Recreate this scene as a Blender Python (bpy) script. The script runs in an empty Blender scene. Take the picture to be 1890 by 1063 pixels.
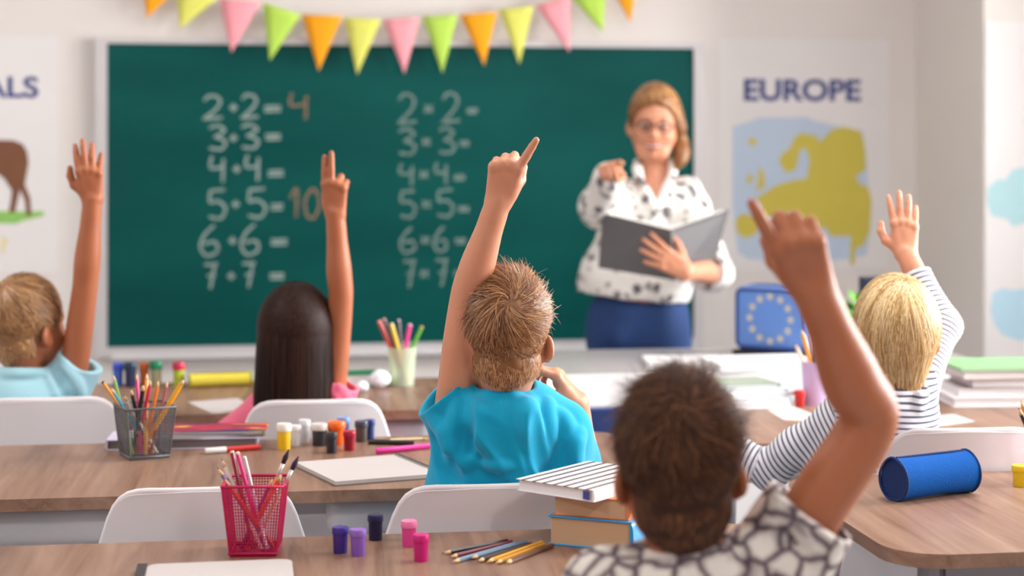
import bpy, bmesh, math, random
import numpy as np
from mathutils import Vector, Matrix, Euler

# ------------------------------------------------------------------ camera, world, lights, exposure
sc = bpy.context.scene
COL = sc.collection
THETA = math.radians(8.0)            # the camera looks 8 degrees to the right of the room's axis
FPX = 3100.0                         # focal length in pixels of the 1890 px wide frame
CAMZ = 1.39
HORIZON = 280.0
cam_d = bpy.data.cameras.new('camera')
cam_d.sensor_width = 36.0
cam_d.lens = 36.0 * FPX / 1890.0
cam_d.shift_y = (HORIZON - 531.5) / 1890.0
cam_d.clip_start = 0.05
cam_d.dof.use_dof = True
cam_d.dof.focus_distance = 3.12
cam_d.dof.aperture_fstop = 2.25
cam = bpy.data.objects.new('camera', cam_d)
COL.objects.link(cam)
cam.location = (0, 0, CAMZ)
cam.rotation_euler = (math.radians(90), 0, -THETA)
sc.camera = cam

sc.view_settings.view_transform = 'Standard'
sc.view_settings.look = 'None'
sc.view_settings.gamma = 1.0
sc.view_settings.use_curve_mapping = False
sc.view_settings.exposure = 0.52
sc.cycles.use_denoising = True
sc.cycles.max_bounces = 8
sc.cycles.diffuse_bounces = 5
sc.cycles.glossy_bounces = 4
sc.cycles.transparent_max_bounces = 16
sc.cycles.sample_clamp_indirect = 8.0

world = bpy.data.worlds.new('daylight')
sc.world = world
world.use_nodes = True
bgn = world.node_tree.nodes['Background']
bgn.inputs['Color'].default_value = (0.86, 0.93, 1.0, 1)
bgn.inputs['Strength'].default_value = 1.6

# the room: x along the board, y towards the board
WALL_Y = 6.757                       # chalkboard wall
JUT_X, JUT_Y = 2.663, 6.07           # pier in the right-hand corner
RIGHT_X, LEFT_X, REAR_Y, CEIL_Z = 3.75, -3.4, -2.6, 3.05
WINDOWS = [(2.25, 3.70), (3.98, 5.42)]   # y ranges in the right wall
WIN_Z = (0.85, 2.65)

def daylight(name, loc, rot, sx, sy, power, color):
    l = bpy.data.lights.new(name, 'AREA')
    l.shape = 'RECTANGLE'; l.size = sx; l.size_y = sy; l.energy = power; l.color = color
    o = bpy.data.objects.new(name, l); COL.objects.link(o)
    o.location = loc; o.rotation_euler = rot
    return o
for i, (y0, y1) in enumerate(WINDOWS):          # daylight falling in through each window
    daylight('window_daylight', (RIGHT_X + 0.16, (y0 + y1) / 2, sum(WIN_Z) / 2),
             (0, math.radians(90), 0), WIN_Z[1] - WIN_Z[0], y1 - y0, 140.0, (1.0, 0.98, 0.96))

# ------------------------------------------------------------------ helpers
def srgb(r, g, b):
    f = lambda c: c / 12.92 if c <= 0.04045 else ((c + 0.055) / 1.055) ** 2.4
    return (f(r / 255), f(g / 255), f(b / 255), 1.0)

_ct, _st = math.cos(THETA), math.sin(THETA)
def V2W(p):                          # camera-aligned metric frame (right, forward, up) -> room
    return Vector((p[0] * _ct + p[1] * _st, -p[0] * _st + p[1] * _ct, p[2]))
def W2V(p):
    return Vector((p[0] * _ct - p[1] * _st, p[0] * _st + p[1] * _ct, p[2]))
def C(px, py, d):                    # measured point at distance d, camera-aligned frame
    return Vector(((px - 945) / FPX * d, d, CAMZ - (py - HORIZON) / FPX * d))
def T(px, py, z=0.72):               # measured point on a horizontal surface, room frame
    d = FPX * (CAMZ - z) / (py - HORIZON)
    return V2W(C(px, py, d))
def onwall(px, py, y=WALL_Y):        # measured point on a wall parallel to the board, room frame
    v = V2W(((px - 945) / FPX, 1.0, -(py - HORIZON) / FPX))
    t = y / v.y
    return Vector((v.x * t, y, CAMZ + v.z * t))

# --- materials
def node_mat(name):
    m = bpy.data.materials.new(name); m.use_nodes = True
    nt = m.node_tree
    return m, nt, nt.nodes['Principled BSDF']
def mat(name, col, rough=0.5, noise=0.0, nscale=12.0, bump=0.0, bscale=60.0, spec=0.5, metal=0.0, sss=0.0, sheen=0.0, coat=0.0, trans=0.0, stretch=(1, 1, 1)):
    m, nt, b = node_mat(name)
    b.inputs['Roughness'].default_value = rough
    b.inputs['Specular IOR Level'].default_value = spec
    b.inputs['Metallic'].default_value = metal
    b.inputs['Sheen Weight'].default_value = sheen
    b.inputs['Coat Weight'].default_value = coat
    b.inputs['Transmission Weight'].default_value = trans
    if sss:
        b.inputs['Subsurface Weight'].default_value = sss
        b.inputs['Subsurface Radius'].default_value = (1.0, 0.35, 0.18)
        b.inputs['Subsurface Scale'].default_value = 0.012
    b.inputs['Base Color'].default_value = col
    tc = nt.nodes.new('ShaderNodeTexCoord'); mp = nt.nodes.new('ShaderNodeMapping')
    mp.inputs['Scale'].default_value = stretch
    nt.links.new(tc.outputs['Object'], mp.inputs['Vector'])
    n = nt.nodes.new('ShaderNodeTexNoise'); n.inputs['Scale'].default_value = nscale; n.inputs['Detail'].default_value = 4
    nt.links.new(mp.outputs['Vector'], n.inputs['Vector'])
    mx = nt.nodes.new('ShaderNodeMix'); mx.data_type = 'RGBA'
    a = max(noise, 0.02)
    mx.inputs['A'].default_value = tuple(c * (1 - a) for c in col[:3]) + (1,)
    mx.inputs['B'].default_value = tuple(min(1, c * (1 + a)) for c in col[:3]) + (1,)
    nt.links.new(n.outputs['Fac'], mx.inputs['Factor'])
    nt.links.new(mx.outputs['Result'], b.inputs['Base Color'])
    if bump:
        n2 = nt.nodes.new('ShaderNodeTexNoise'); n2.inputs['Scale'].default_value = bscale; n2.inputs['Detail'].default_value = 3
        nt.links.new(mp.outputs['Vector'], n2.inputs['Vector'])
        bp = nt.nodes.new('ShaderNodeBump'); bp.inputs['Strength'].default_value = bump; bp.inputs['Distance'].default_value = 0.004
        nt.links.new(n2.outputs['Fac'], bp.inputs['Height']); nt.links.new(bp.outputs['Normal'], b.inputs['Normal'])
    return m
_mc = {}
def plastic(r, g, b, rough=0.35):
    k = (r, g, b, rough)
    if k not in _mc: _mc[k] = mat('plastic', srgb(r, g, b), rough, 0.03)
    return _mc[k]

# --- objects
def obj(name, me, m=None, parent=None):
    o = bpy.data.objects.new(name, me)
    COL.objects.link(o)
    if m is not None:
        me.materials.clear(); me.materials.append(m)
    if parent is not None: o.parent = parent
    return o
def tag(o, label=None, cat=None, group=None, kind=None):
    if label: o['label'] = label
    if cat: o['category'] = cat
    if group: o['group'] = group
    if kind: o['kind'] = kind
    return o
def thing(name, label, cat, loc=(0, 0, 0), rotz=0.0, group=None):
    o = bpy.data.objects.new(name, None); COL.objects.link(o)
    o.empty_display_size = 0.05
    o.location = loc; o.rotation_euler = (0, 0, rotz)
    return tag(o, label, cat, group)
def struct(name, me, m, label=None):
    return tag(obj(name, me, m), label, None, None, 'structure')
def np_mesh(name, verts, faces, smooth=True):
    me = bpy.data.meshes.new(name)
    verts = np.asarray(verts, np.float32); faces = np.asarray(faces, np.int32)
    nf, k = faces.shape
    me.vertices.add(len(verts)); me.vertices.foreach_set('co', verts.ravel())
    me.loops.add(nf * k); me.loops.foreach_set('vertex_index', faces.ravel())
    me.polygons.add(nf)
    me.polygons.foreach_set('loop_start', np.arange(0, nf * k, k, dtype=np.int32))
    me.polygons.foreach_set('loop_total', np.full(nf, k, np.int32))
    me.polygons.foreach_set('use_smooth', np.full(nf, smooth, bool))
    me.update(calc_edges=True)
    return me

class MB:
    """collects boxes, tubes, lathes, prisms; mesh() returns ONE mesh"""
    def __init__(s): s.bm = bmesh.new()
    def box(s, c, size, rot=None, bevel=0.0, seg=2):
        M = Matrix.Translation(Vector(c)) @ (rot.to_matrix().to_4x4() if isinstance(rot, Euler) else (rot.to_4x4() if rot is not None else Matrix.Identity(4))) @ Matrix.Diagonal((*size, 1))
        r = bmesh.ops.create_cube(s.bm, size=1.0, matrix=M)
        if bevel:
            vs = set(r['verts'])
            es = [e for e in s.bm.edges if e.verts[0] in vs and e.verts[1] in vs]
            bmesh.ops.bevel(s.bm, geom=es, offset=bevel, segments=seg, affect='EDGES', profile=0.5)
        return s
    def tube(s, pts, rad, n=8, caps=True):
        pts = [Vector(p) for p in pts]
        if not isinstance(rad, (list, tuple)): rad = [rad] * len(pts)
        rings = []; up = None
        for i, p in enumerate(pts):
            t = (pts[min(i + 1, len(pts) - 1)] - pts[max(i - 1, 0)]).normalized()
            if up is None:
                up = t.orthogonal().normalized()
            else:
                up = (up - t * up.dot(t)).normalized()
            sd = t.cross(up)
            rings.append([s.bm.verts.new(p + (up * math.cos(2 * math.pi * k / n) + sd * math.sin(2 * math.pi * k / n)) * rad[i]) for k in range(n)])
        for a, b in zip(rings, rings[1:]):
            for k in range(n):
                s.bm.faces.new((a[k], a[(k + 1) % n], b[(k + 1) % n], b[k]))
        if caps:
            s.bm.faces.new(rings[0][::-1]); s.bm.faces.new(rings[-1])
        return s
    def lathe(s, prof, n=20, c=(0, 0, 0), capb=True, capt=True):
        rings = []
        for r, z in prof:
            rings.append([s.bm.verts.new((c[0] + r * math.cos(2 * math.pi * k / n), c[1] + r * math.sin(2 * math.pi * k / n), c[2] + z)) for k in range(n)])
        for a, b in zip(rings, rings[1:]):
            for k in range(n):
                s.bm.faces.new((a[k], a[(k + 1) % n], b[(k + 1) % n], b[k]))
        if capb: s.bm.faces.new(rings[0][::-1])
        if capt: s.bm.faces.new(rings[-1])
        return s
    def prism(s, poly, z0, z1, bevel=0.0):
        a = [s.bm.verts.new((x, y, z0)) for x, y in poly]; b = [s.bm.verts.new((x, y, z1)) for x, y in poly]
        n = len(poly)
        s.bm.faces.new(a[::-1]); top = s.bm.faces.new(b)
        for k in range(n): s.bm.faces.new((a[k], a[(k + 1) % n], b[(k + 1) % n], b[k]))
        if bevel:
            bmesh.ops.bevel(s.bm, geom=list(top.edges), offset=bevel, segments=2, affect='EDGES')
        return s
    def quad(s, *p):
        s.bm.faces.new([s.bm.verts.new(q) for q in p]); return s
    def mesh(s, name, smooth=False, M=None, angle=None):
        if M is not None: s.bm.transform(M)
        bmesh.ops.recalc_face_normals(s.bm, faces=s.bm.faces[:])
        me = bpy.data.meshes.new(name); s.bm.to_mesh(me); s.bm.free()
        if smooth:
            me.polygons.foreach_set('use_smooth', np.ones(len(me.polygons), bool))
            if angle is not None: me.set_sharp_from_angle(angle=math.radians(angle))
        return me

def copy_tree(o, parent=None):
    c = o.copy(); COL.objects.link(c)
    if parent is not None: c.parent = parent
    for ch in list(o.children): copy_tree(ch, c)
    return c

# ------------------------------------------------------------------ signed-distance bodies -> smooth continuous meshes
class Field:
    def __init__(s, prims, h, pad=0.02):
        lo = np.full(3, 1e9); hi = -lo
        for p in prims:
            if p['op'] != 'add': continue
            l, u = p['box']; lo = np.minimum(lo, l); hi = np.maximum(hi, u)
        s.lo = lo - pad; s.h = h
        s.n = np.ceil((hi + pad - s.lo) / h).astype(int) + 1
        s.ax = [(s.lo[i] + h * np.arange(s.n[i])).astype(np.float32) for i in range(3)]
        s.d = np.full(s.n, 1.0, np.float32)
        for p in prims: s.apply(p)
    def apply(s, p):
        l, u = p['box']; m = max(p['k'], 3 * s.h) + s.h
        i0 = np.maximum(((l - m - s.lo) / s.h).astype(int), 0)
        i1 = np.minimum(((u + m - s.lo) / s.h).astype(int) + 2, s.n)
        if np.any(i1 <= i0): return
        sl = tuple(slice(a, b) for a, b in zip(i0, i1))
        X = s.ax[0][sl[0]][:, None, None]; Y = s.ax[1][sl[1]][None, :, None]; Z = s.ax[2][sl[2]][None, None, :]
        q = p['fn'](X, Y, Z).astype(np.float32)
        a = s.d[sl]; k = max(p['k'], 1e-5)
        if p['op'] == 'add':
            hh = np.maximum(k - np.abs(a - q), 0) / k
            s.d[sl] = np.minimum(a, q) - hh * hh * (k * 0.25)
        else:
            if p['op'] == 'sub': q = -q
            hh = np.maximum(k - np.abs(a - q), 0) / k
            s.d[sl] = np.maximum(a, q) + hh * hh * (k * 0.25)
    def disp(s, fn, band=0.03):
        X = s.ax[0][:, None, None]; Y = s.ax[1][None, :, None]; Z = s.ax[2][None, None, :]
        idx = np.nonzero(np.abs(s.d) < band)
        s.d[idx] += fn(s.ax[0][idx[0]], s.ax[1][idx[1]], s.ax[2][idx[2]])
    def ray(s, px, py, d0=0.3, d1=9.0):
        """first surface along the line of sight through a measured point"""
        dmin, dmax = s.ax[1][0], s.ax[1][-1]
        for d in np.arange(max(d0, dmin), min(d1, dmax), s.h * 0.5):
            p = C(px, py, d)
            i = [int(round((p[j] - s.lo[j]) / s.h)) for j in range(3)]
            if all(0 <= i[j] < s.n[j] for j in range(3)) and s.d[tuple(i)] < 0: return p
        return None
    def mesh(s):
        d = s.d; neg = d < 0
        c = [neg[a:a - 1 or None, b:b - 1 or None, e:e - 1 or None] if False else neg[a:neg.shape[0] - 1 + a, b:neg.shape[1] - 1 + b, e:neg.shape[2] - 1 + e] for a in (0, 1) for b in (0, 1) for e in (0, 1)]
        anyn = c[0].copy(); alln = c[0].copy()
        for q in c[1:]: anyn |= q; alln &= q
        act = anyn & ~alln
        I = np.argwhere(act)
        ids = np.full(act.shape, -1, np.int32); ids[act] = np.arange(len(I))
        off = np.array([(a, b, e) for a in (0, 1) for b in (0, 1) for e in (0, 1)])
        val = np.stack([d[I[:, 0] + o[0], I[:, 1] + o[1], I[:, 2] + o[2]] for o in off], 1)
        acc = np.zeros((len(I), 3)); cnt = np.zeros(len(I))
        for i in range(8):
            for j in range(i + 1, 8):
                if np.abs(off[i] - off[j]).sum() != 1: continue
                a, b = val[:, i], val[:, j]
                m = (a < 0) != (b < 0)
                t = np.where(m, a / np.where(m, a - b, 1), 0)
                acc += np.where(m[:, None], off[i] + t[:, None] * (off[j] - off[i]), 0); cnt += m
        V = s.lo + s.h * (I + acc / cnt[:, None])
        F = []
        for ax in range(3):
            A = [slice(None)] * 3; B = [slice(None)] * 3
            A[ax] = slice(0, -1); B[ax] = slice(1, None)
            ch = neg[tuple(A)] != neg[tuple(B)]
            E = np.argwhere(ch)
            o1, o2 = [(1, 2), (2, 0), (0, 1)][ax]
            E = E[(E[:, o1] > 0) & (E[:, o2] > 0) & (E[:, o1] < act.shape[o1]) & (E[:, o2] < act.shape[o2])]
            q = []
            for da, db in ((-1, -1), (0, -1), (0, 0), (-1, 0)):
                e = E.copy(); e[:, o1] += da; e[:, o2] += db
                q.append(ids[e[:, 0], e[:, 1], e[:, 2]])
            q = np.stack(q, 1)
            flip = neg[E[:, 0], E[:, 1], E[:, 2]]
            q = np.where(flip[:, None], q, q[:, ::-1])
            F.append(q[(q >= 0).all(1)])
        return V, np.concatenate(F)

def A3(p): return np.array([p[0], p[1], p[2]], float)
def rc(a, b, ra, rb, k=0.012, op='add', cap_a=False, cap_b=False):
    a = A3(a); b = A3(b); ab = b - a; L2 = float(ab @ ab) + 1e-12
    r = max(ra, rb)
    def fn(X, Y, Z):
        px, py, pz = X - a[0], Y - a[1], Z - a[2]
        t0 = (px * ab[0] + py * ab[1] + pz * ab[2]) / L2
        t = np.clip(t0, 0, 1)
        d = np.sqrt((px - t * ab[0]) ** 2 + (py - t * ab[1]) ** 2 + (pz - t * ab[2]) ** 2) - (ra + (rb - ra) * t)
        L = math.sqrt(L2)
        if cap_b: d = np.maximum(d, (t0 - 1) * L)
        if cap_a: d = np.maximum(d, -t0 * L)
        return d
    return dict(op=op, k=k, fn=fn, box=(np.minimum(a, b) - r, np.maximum(a, b) + r))
def el(c, r, R=None, k=0.012, op='add'):
    c = A3(c); r = np.array(r, float)
    Rm = np.array(R)[:3, :3] if R is not None else np.eye(3)
    def fn(X, Y, Z):
        x, y, z = X - c[0], Y - c[1], Z - c[2]
        u = [(Rm[0, i] * x + Rm[1, i] * y + Rm[2, i] * z) for i in range(3)]
        k0 = np.sqrt((u[0] / r[0]) ** 2 + (u[1] / r[1]) ** 2 + (u[2] / r[2]) ** 2)
        k1 = np.sqrt((u[0] / r[0] ** 2) ** 2 + (u[1] / r[1] ** 2) ** 2 + (u[2] / r[2] ** 2) ** 2) + 1e-9
        return k0 * (k0 - 1) / k1
    m = np.sqrt((Rm ** 2) @ (r ** 2))
    return dict(op=op, k=k, fn=fn, box=(c - m, c + m))
def tor(c, nrm, R, r, k=0.006, op='add', sx=1.0):
    c = A3(c); n = A3(Vector(nrm).normalized())
    def fn(X, Y, Z):
        x, y, z = (X - c[0]) / sx, Y - c[1], Z - c[2]
        h = x * n[0] + y * n[1] + z * n[2]
        q = np.sqrt(np.maximum(x * x + y * y + z * z - h * h, 0)) - R
        return np.sqrt(q * q + h * h) - r
    m = (R * max(1, sx) + r)
    return dict(op=op, k=k, fn=fn, box=(c - m, c + m))
def half(p, n, cen, rad, k=0.004):
    """keep only the side of the plane the normal points away from, inside a box"""
    p = A3(p); n = A3(Vector(n).normalized()); cen = A3(cen)
    def fn(X, Y, Z):
        q = (X - p[0]) * n[0] + (Y - p[1]) * n[1] + (Z - p[2]) * n[2]
        ins = np.maximum(np.maximum(np.abs(X - cen[0]), np.abs(Y - cen[1])), np.abs(Z - cen[2])) < rad
        return np.where(ins, q, -1.0)
    return dict(op='int', k=k, fn=fn, box=(cen - rad, cen + rad))
def limb(pts, rad, k=0.02, sub=5):
    """one smooth tapering limb through the joints"""
    P = [A3(p) for p in pts]; n = len(P); Q = []; R = []
    for i in range(n - 1):
        p0, p1, p2, p3 = P[max(i - 1, 0)], P[i], P[i + 1], P[min(i + 2, n - 1)]
        for j in range(sub):
            t = j / sub
            Q.append(0.5 * (2 * p1 + (p2 - p0) * t + (2 * p0 - 5 * p1 + 4 * p2 - p3) * t * t + (3 * p1 - p0 - 3 * p2 + p3) * t ** 3)); R.append(rad[i] + (rad[i + 1] - rad[i]) * (t * t * (3 - 2 * t)))
    Q.append(P[-1]); R.append(rad[-1])
    fs = [rc(Q[i], Q[i + 1], R[i], R[i + 1])['fn'] for i in range(len(Q) - 1)]
    def fn(X, Y, Z):
        d = fs[0](X, Y, Z)
        for f in fs[1:]: d = np.minimum(d, f(X, Y, Z))
        return d
    Q = np.array(Q); m = max(R)
    return dict(op='add', k=k, fn=fn, box=(Q.min(0) - m, Q.max(0) + m))
def chain(pts, rad, k=0.01):
    return [rc(a, b, ra, rb, k) for a, b, ra, rb in zip(pts, pts[1:], rad, rad[1:])]
def waves(seed, scale, amp, n=7, stretch=(1, 1, 1)):
    r = random.Random(seed); W = []
    for _ in range(n):
        v = np.array([r.gauss(0, 1) * stretch[i] for i in range(3)]); v = v / np.linalg.norm(v) * scale * r.uniform(0.6, 1.5)
        W.append((v, r.uniform(0, 6.28)))
    return lambda x, y, z: amp / math.sqrt(n) * sum(np.sin(v[0] * x + v[1] * y + v[2] * z + p) for v, p in W)
# ------------------------------------------------------------------ the room
def wall_mat(name, col):
    return mat(name, col, 0.85, 0.03, 3.0, 0.08, 180.0, spec=0.2)
M_wall = wall_mat('painted_wall', srgb(228, 222, 219))
M_wall2 = wall_mat('painted_pier', srgb(226, 220, 215))
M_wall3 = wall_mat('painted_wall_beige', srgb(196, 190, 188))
M_ceil = wall_mat('painted_ceiling', srgb(242, 242, 240))
M_floor = mat('vinyl_floor', srgb(186, 184, 186), 0.35, 0.06, 8.0, 0.02, 40)
M_trim = mat('white_trim', srgb(236, 236, 236), 0.4)
M_white_metal = mat('white_lacquered_metal', srgb(226, 226, 228), 0.35)
M_grey_plastic = mat('grey_plastic', srgb(186, 184, 188), 0.45, 0.03)

def boxes(*bs):
    b = MB()
    for (x0, x1, y0, y1, z0, z1) in bs:
        b.box(((x0 + x1) / 2, (y0 + y1) / 2, (z0 + z1) / 2), (x1 - x0, y1 - y0, z1 - z0))
    return b
W = 0.12
struct('floor', boxes((LEFT_X - W, RIGHT_X + W, REAR_Y - W, WALL_Y + W, -0.1, 0)).mesh('floor'), M_floor)
struct('ceiling', boxes((LEFT_X - W, RIGHT_X + W, REAR_Y - W, WALL_Y + W, CEIL_Z, CEIL_Z + 0.1)).mesh('ceiling'), M_ceil)
struct('wall_back', boxes((LEFT_X - W, JUT_X, WALL_Y, WALL_Y + W, 0, CEIL_Z)).mesh('wall_back'), M_wall)
struct('wall_pier', boxes((JUT_X, RIGHT_X + W, JUT_Y, WALL_Y + W, 0, CEIL_Z)).mesh('wall_pier'), M_wall2)
struct('wall_left', boxes((LEFT_X - W, LEFT_X, REAR_Y, WALL_Y, 0, CEIL_Z)).mesh('wall_left'), M_wall3)
struct('wall_rear', boxes((LEFT_X - W, RIGHT_X + W, REAR_Y - W, REAR_Y, 0, CEIL_Z)).mesh('wall_rear'), M_wall3)
rb = [(RIGHT_X, RIGHT_X + W, REAR_Y, JUT_Y, 0, WIN_Z[0]), (RIGHT_X, RIGHT_X + W, REAR_Y, JUT_Y, WIN_Z[1], CEIL_Z)]
ys = [REAR_Y] + [v for w_ in WINDOWS for v in w_] + [JUT_Y]
for a, b_ in zip(ys[0::2], ys[1::2]): rb.append((RIGHT_X, RIGHT_X + W, a, b_, WIN_Z[0], WIN_Z[1]))
struct('wall_right', boxes(*rb).mesh('wall_right'), M_wall)
# glass: thin pane, mirror-like at grazing angles
M_glass, nt, b_ = node_mat('window_glass')
nt.nodes.remove(b_)
tr = nt.nodes.new('ShaderNodeBsdfTransparent'); gl = nt.nodes.new('ShaderNodeBsdfGlossy'); gl.inputs['Roughness'].default_value = 0.02
fr = nt.nodes.new('ShaderNodeFresnel'); mxs = nt.nodes.new('ShaderNodeMixShader')
nt.links.new(fr.outputs[0], mxs.inputs[0]); nt.links.new(tr.outputs[0], mxs.inputs[1]); nt.links.new(gl.outputs[0], mxs.inputs[2])
nt.links.new(mxs.outputs[0], nt.nodes['Material Output'].inputs['Surface'])
for i, (y0, y1) in enumerate(WINDOWS):
    f = MB(); z0, z1 = WIN_Z; x = RIGHT_X + 0.06; t = 0.05
    for (c, s) in (((x, y0 + t / 2, (z0 + z1) / 2), (0.06, t, z1 - z0)), ((x, y1 - t / 2, (z0 + z1) / 2), (0.06, t, z1 - z0)),
                   ((x, (y0 + y1) / 2, z0 + t / 2), (0.06, y1 - y0 - 2 * t, t)), ((x, (y0 + y1) / 2, z1 - t / 2), (0.06, y1 - y0 - 2 * t, t)),
                   ((x, (y0 + y1) / 2, (z0 + z1) / 2), (0.05, t, z1 - z0 - 2 * t))):
        f.box(c, s)
    w_ = struct('window_%d' % (i + 1), f.mesh('window_frame'), M_trim)
    for s in (0, 1):
        ya = y0 + t if s == 0 else (y0 + y1) / 2 + t / 2
        yb = (y0 + y1) / 2 - t / 2 if s == 0 else y1 - t
        obj('pane', boxes((x - 0.003, x + 0.003, ya, yb, z0 + t, z1 - t)).mesh('pane'), M_glass, w_)
    obj('window_sill', boxes((RIGHT_X - 0.16, RIGHT_X + 0.03, y0 - 0.03, y1 + 0.03, z0 - 0.03, z0)).mesh('window_sill'), M_trim, w_)
for nm, bx in (('baseboard_back', (LEFT_X, JUT_X, WALL_Y - 0.012, WALL_Y, 0, 0.08)), ('baseboard_left', (LEFT_X, LEFT_X + 0.012, REAR_Y, WALL_Y - 0.012, 0, 0.08)),
               ('baseboard_right', (RIGHT_X - 0.012, RIGHT_X, REAR_Y, JUT_Y, 0, 0.08))):
    struct(nm, boxes(bx).mesh(nm), M_trim)

# added fill light: unseen ceiling panels that brighten the surfaces facing the camera
FILL_POWER = 20.0
M_diff, nt, b_ = node_mat('fill_panel_diffuser')
b_.inputs['Emission Color'].default_value = (1, 0.95, 0.88, 1); b_.inputs['Emission Strength'].default_value = 3.0
for (x, y, lb) in ((-2.0, 0.2, 'added square fill light panel near the left wall at the rear'), (1.3, 0.2, 'added square fill light panel near the windows at the rear'),
                   (-1.9, 3.5, 'added square fill light panel over the left rows of tables'), (1.5, 3.5, 'added square fill light panel over the right rows of tables')):
    t = thing('fill_panel', lb, 'lamp', (x, y, CEIL_Z), 0, 'added fill light panels')
    b = MB()
    for sx, sy, wx, wy in ((0, 0.3, 0.64, 0.04), (0, -0.3, 0.64, 0.04), (0.3, 0, 0.04, 0.56), (-0.3, 0, 0.04, 0.56)):
        b.box((sx, sy, -0.025), (wx, wy, 0.05))
    obj('fill_panel_frame', b.mesh('fill_panel_frame'), M_white_metal, t)
    obj('diffuser', boxes((-0.28, 0.28, -0.28, 0.28, -0.03, -0.02)).mesh('diffuser'), M_diff, t)
    l = bpy.data.lights.new('fill_light', 'AREA'); l.shape = 'SQUARE'; l.size = 0.55; l.energy = FILL_POWER * (1.15 if y < 1 else 1.0); l.color = (1, 0.97, 0.94)  # rear pair of added fill panels turned up for more frontal light
    lo = bpy.data.objects.new('fill_light', l); COL.objects.link(lo); lo.parent = t; lo.location = (0, 0, -0.04)

# ------------------------------------------------------------------ chalkboard
M_board, nt, b_ = node_mat('green_enamel_board')
b_.inputs['Roughness'].default_value = 0.38
b_.inputs['Specular IOR Level'].default_value = 0.16
tc = nt.nodes.new('ShaderNodeTexCoord'); n = nt.nodes.new('ShaderNodeTexNoise'); n.inputs['Scale'].default_value = 1.6; n.inputs['Detail'].default_value = 6
n2 = nt.nodes.new('ShaderNodeTexNoise'); n2.inputs['Scale'].default_value = 5.0
mp = nt.nodes.new('ShaderNodeMapping'); mp.inputs['Scale'].default_value = (0.6, 1, 2.2)
nt.links.new(tc.outputs['Object'], mp.inputs['Vector']); nt.links.new(mp.outputs['Vector'], n.inputs['Vector'])
rp = nt.nodes.new('ShaderNodeValToRGB')
rp.color_ramp.elements[0].position = 0.35; rp.color_ramp.elements[0].color = srgb(0, 72, 69)
rp.color_ramp.elements[1].position = 0.75; rp.color_ramp.elements[1].color = srgb(10, 88, 83)   # wiped chalk dust
nt.links.new(n.outputs['Fac'], rp.inputs['Fac']); nt.links.new(rp.outputs['Color'], b_.inputs['Base Color'])
BY = WALL_Y - 0.03
pl, pr = onwall(198, 80, BY), onwall(1280, 90, BY)
bx0, bx1, bz1, bz0 = pl.x, pr.x, pl.z, onwall(198, 641, BY).z
board = thing('chalkboard', 'wide green chalkboard with pale frame, chalk sums written on it', 'chalkboard', ((bx0 + bx1) / 2, WALL_Y, bz0))
def bl(p): return Vector((p[0] - (bx0 + bx1) / 2, p[1] - WALL_Y, p[2] - bz0))
hw, bh = (bx1 - bx0) / 2, bz1 - bz0
obj('writing_panel', boxes((-hw, hw, -0.03, 0, 0, bh)).mesh('writing_panel'), M_board, board)
M_alu = mat('brushed_aluminium', srgb(214, 210, 212), 0.4, 0.03, 6, metal=0.35)
for nm, bxx in (('frame_rail', (-hw - 0.045, hw + 0.04, -0.042, 0, bh, bh + 0.022)), ('frame_rail', (-hw - 0.045, hw + 0.04, -0.042, 0, -0.04, 0)),
                ('frame_post', (-hw - 0.045, -hw, -0.042, 0, 0, bh)), ('frame_post', (hw, hw + 0.04, -0.042, 0, 0, bh)),
                ('chalk_tray', (-hw + 0.02, hw - 0.02, -0.085, -0.042, -0.04, -0.028))):
    b = boxes(bxx)
    o = obj(nm, b.mesh(nm), M_alu if nm != 'chalk_tray' else M_white_metal, board)

def smooth_path(pts, n=6):
    P = [Vector(p) for p in pts]
    if len(P) < 3: return P
    out = []
    for i in range(len(P) - 1):
        p0 = P[max(i - 1, 0)]; p1 = P[i]; p2 = P[i + 1]; p3 = P[min(i + 2, len(P) - 1)]
        for k in range(n):
            t = k / n
            out.append(0.5 * ((2 * p1) + (p2 - p0) * t + (2 * p0 - 5 * p1 + 4 * p2 - p3) * t * t + (3 * p1 - p0 - 3 * p2 + p3) * t ** 3))
    return out + [P[-1]]
GLYPH = {   # pen strokes, x right and y down, 0..1
    '2': [[(.05, .2), (.3, 0), (.7, .05), (.85, .28), (.6, .6), (.05, .97), (.1, .98), (.95, .93)]],
    '3': [[(.08, .1), (.5, 0), (.85, .2), (.4, .45), (.42, .46), (.9, .65), (.7, .95), (.1, .92)]],
    '4': [[(.15, 0), (.08, .45), (.8, .42)], [(.78, .1), (.74, 1)]],
    '5': [[(.15, .05), (.12, .42), (.55, .4), (.9, .65), (.65, .98), (.08, .92)], [(.12, .04), (.85, .0)]],
    '6': [[(.7, 0), (.25, .3), (.05, .7), (.35, 1), (.85, .85), (.75, .55), (.2, .6)]],
    '7': [[(.1, .05), (.85, .05), (.8, .08), (.5, 1)], [(.3, .5), (.85, .46)]],
    '1': [[(.1, .35), (.55, .0), (.5, 1)]],
    '0': [[(.5, 0), (.1, .4), (.2, .9), (.6, 1), (.92, .55), (.75, .1), (.45, 0)]],
    '+': [[(.0, .5), (1, .5)], [(.5, 0), (.5, 1)]],
    'x': [[(.05, .05), (.95, .95)], [(.95, .05), (.05, .95)]],
    '=': [[(0, .2), (1, .15)], [(0, .8), (1, .75)]],
}
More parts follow.
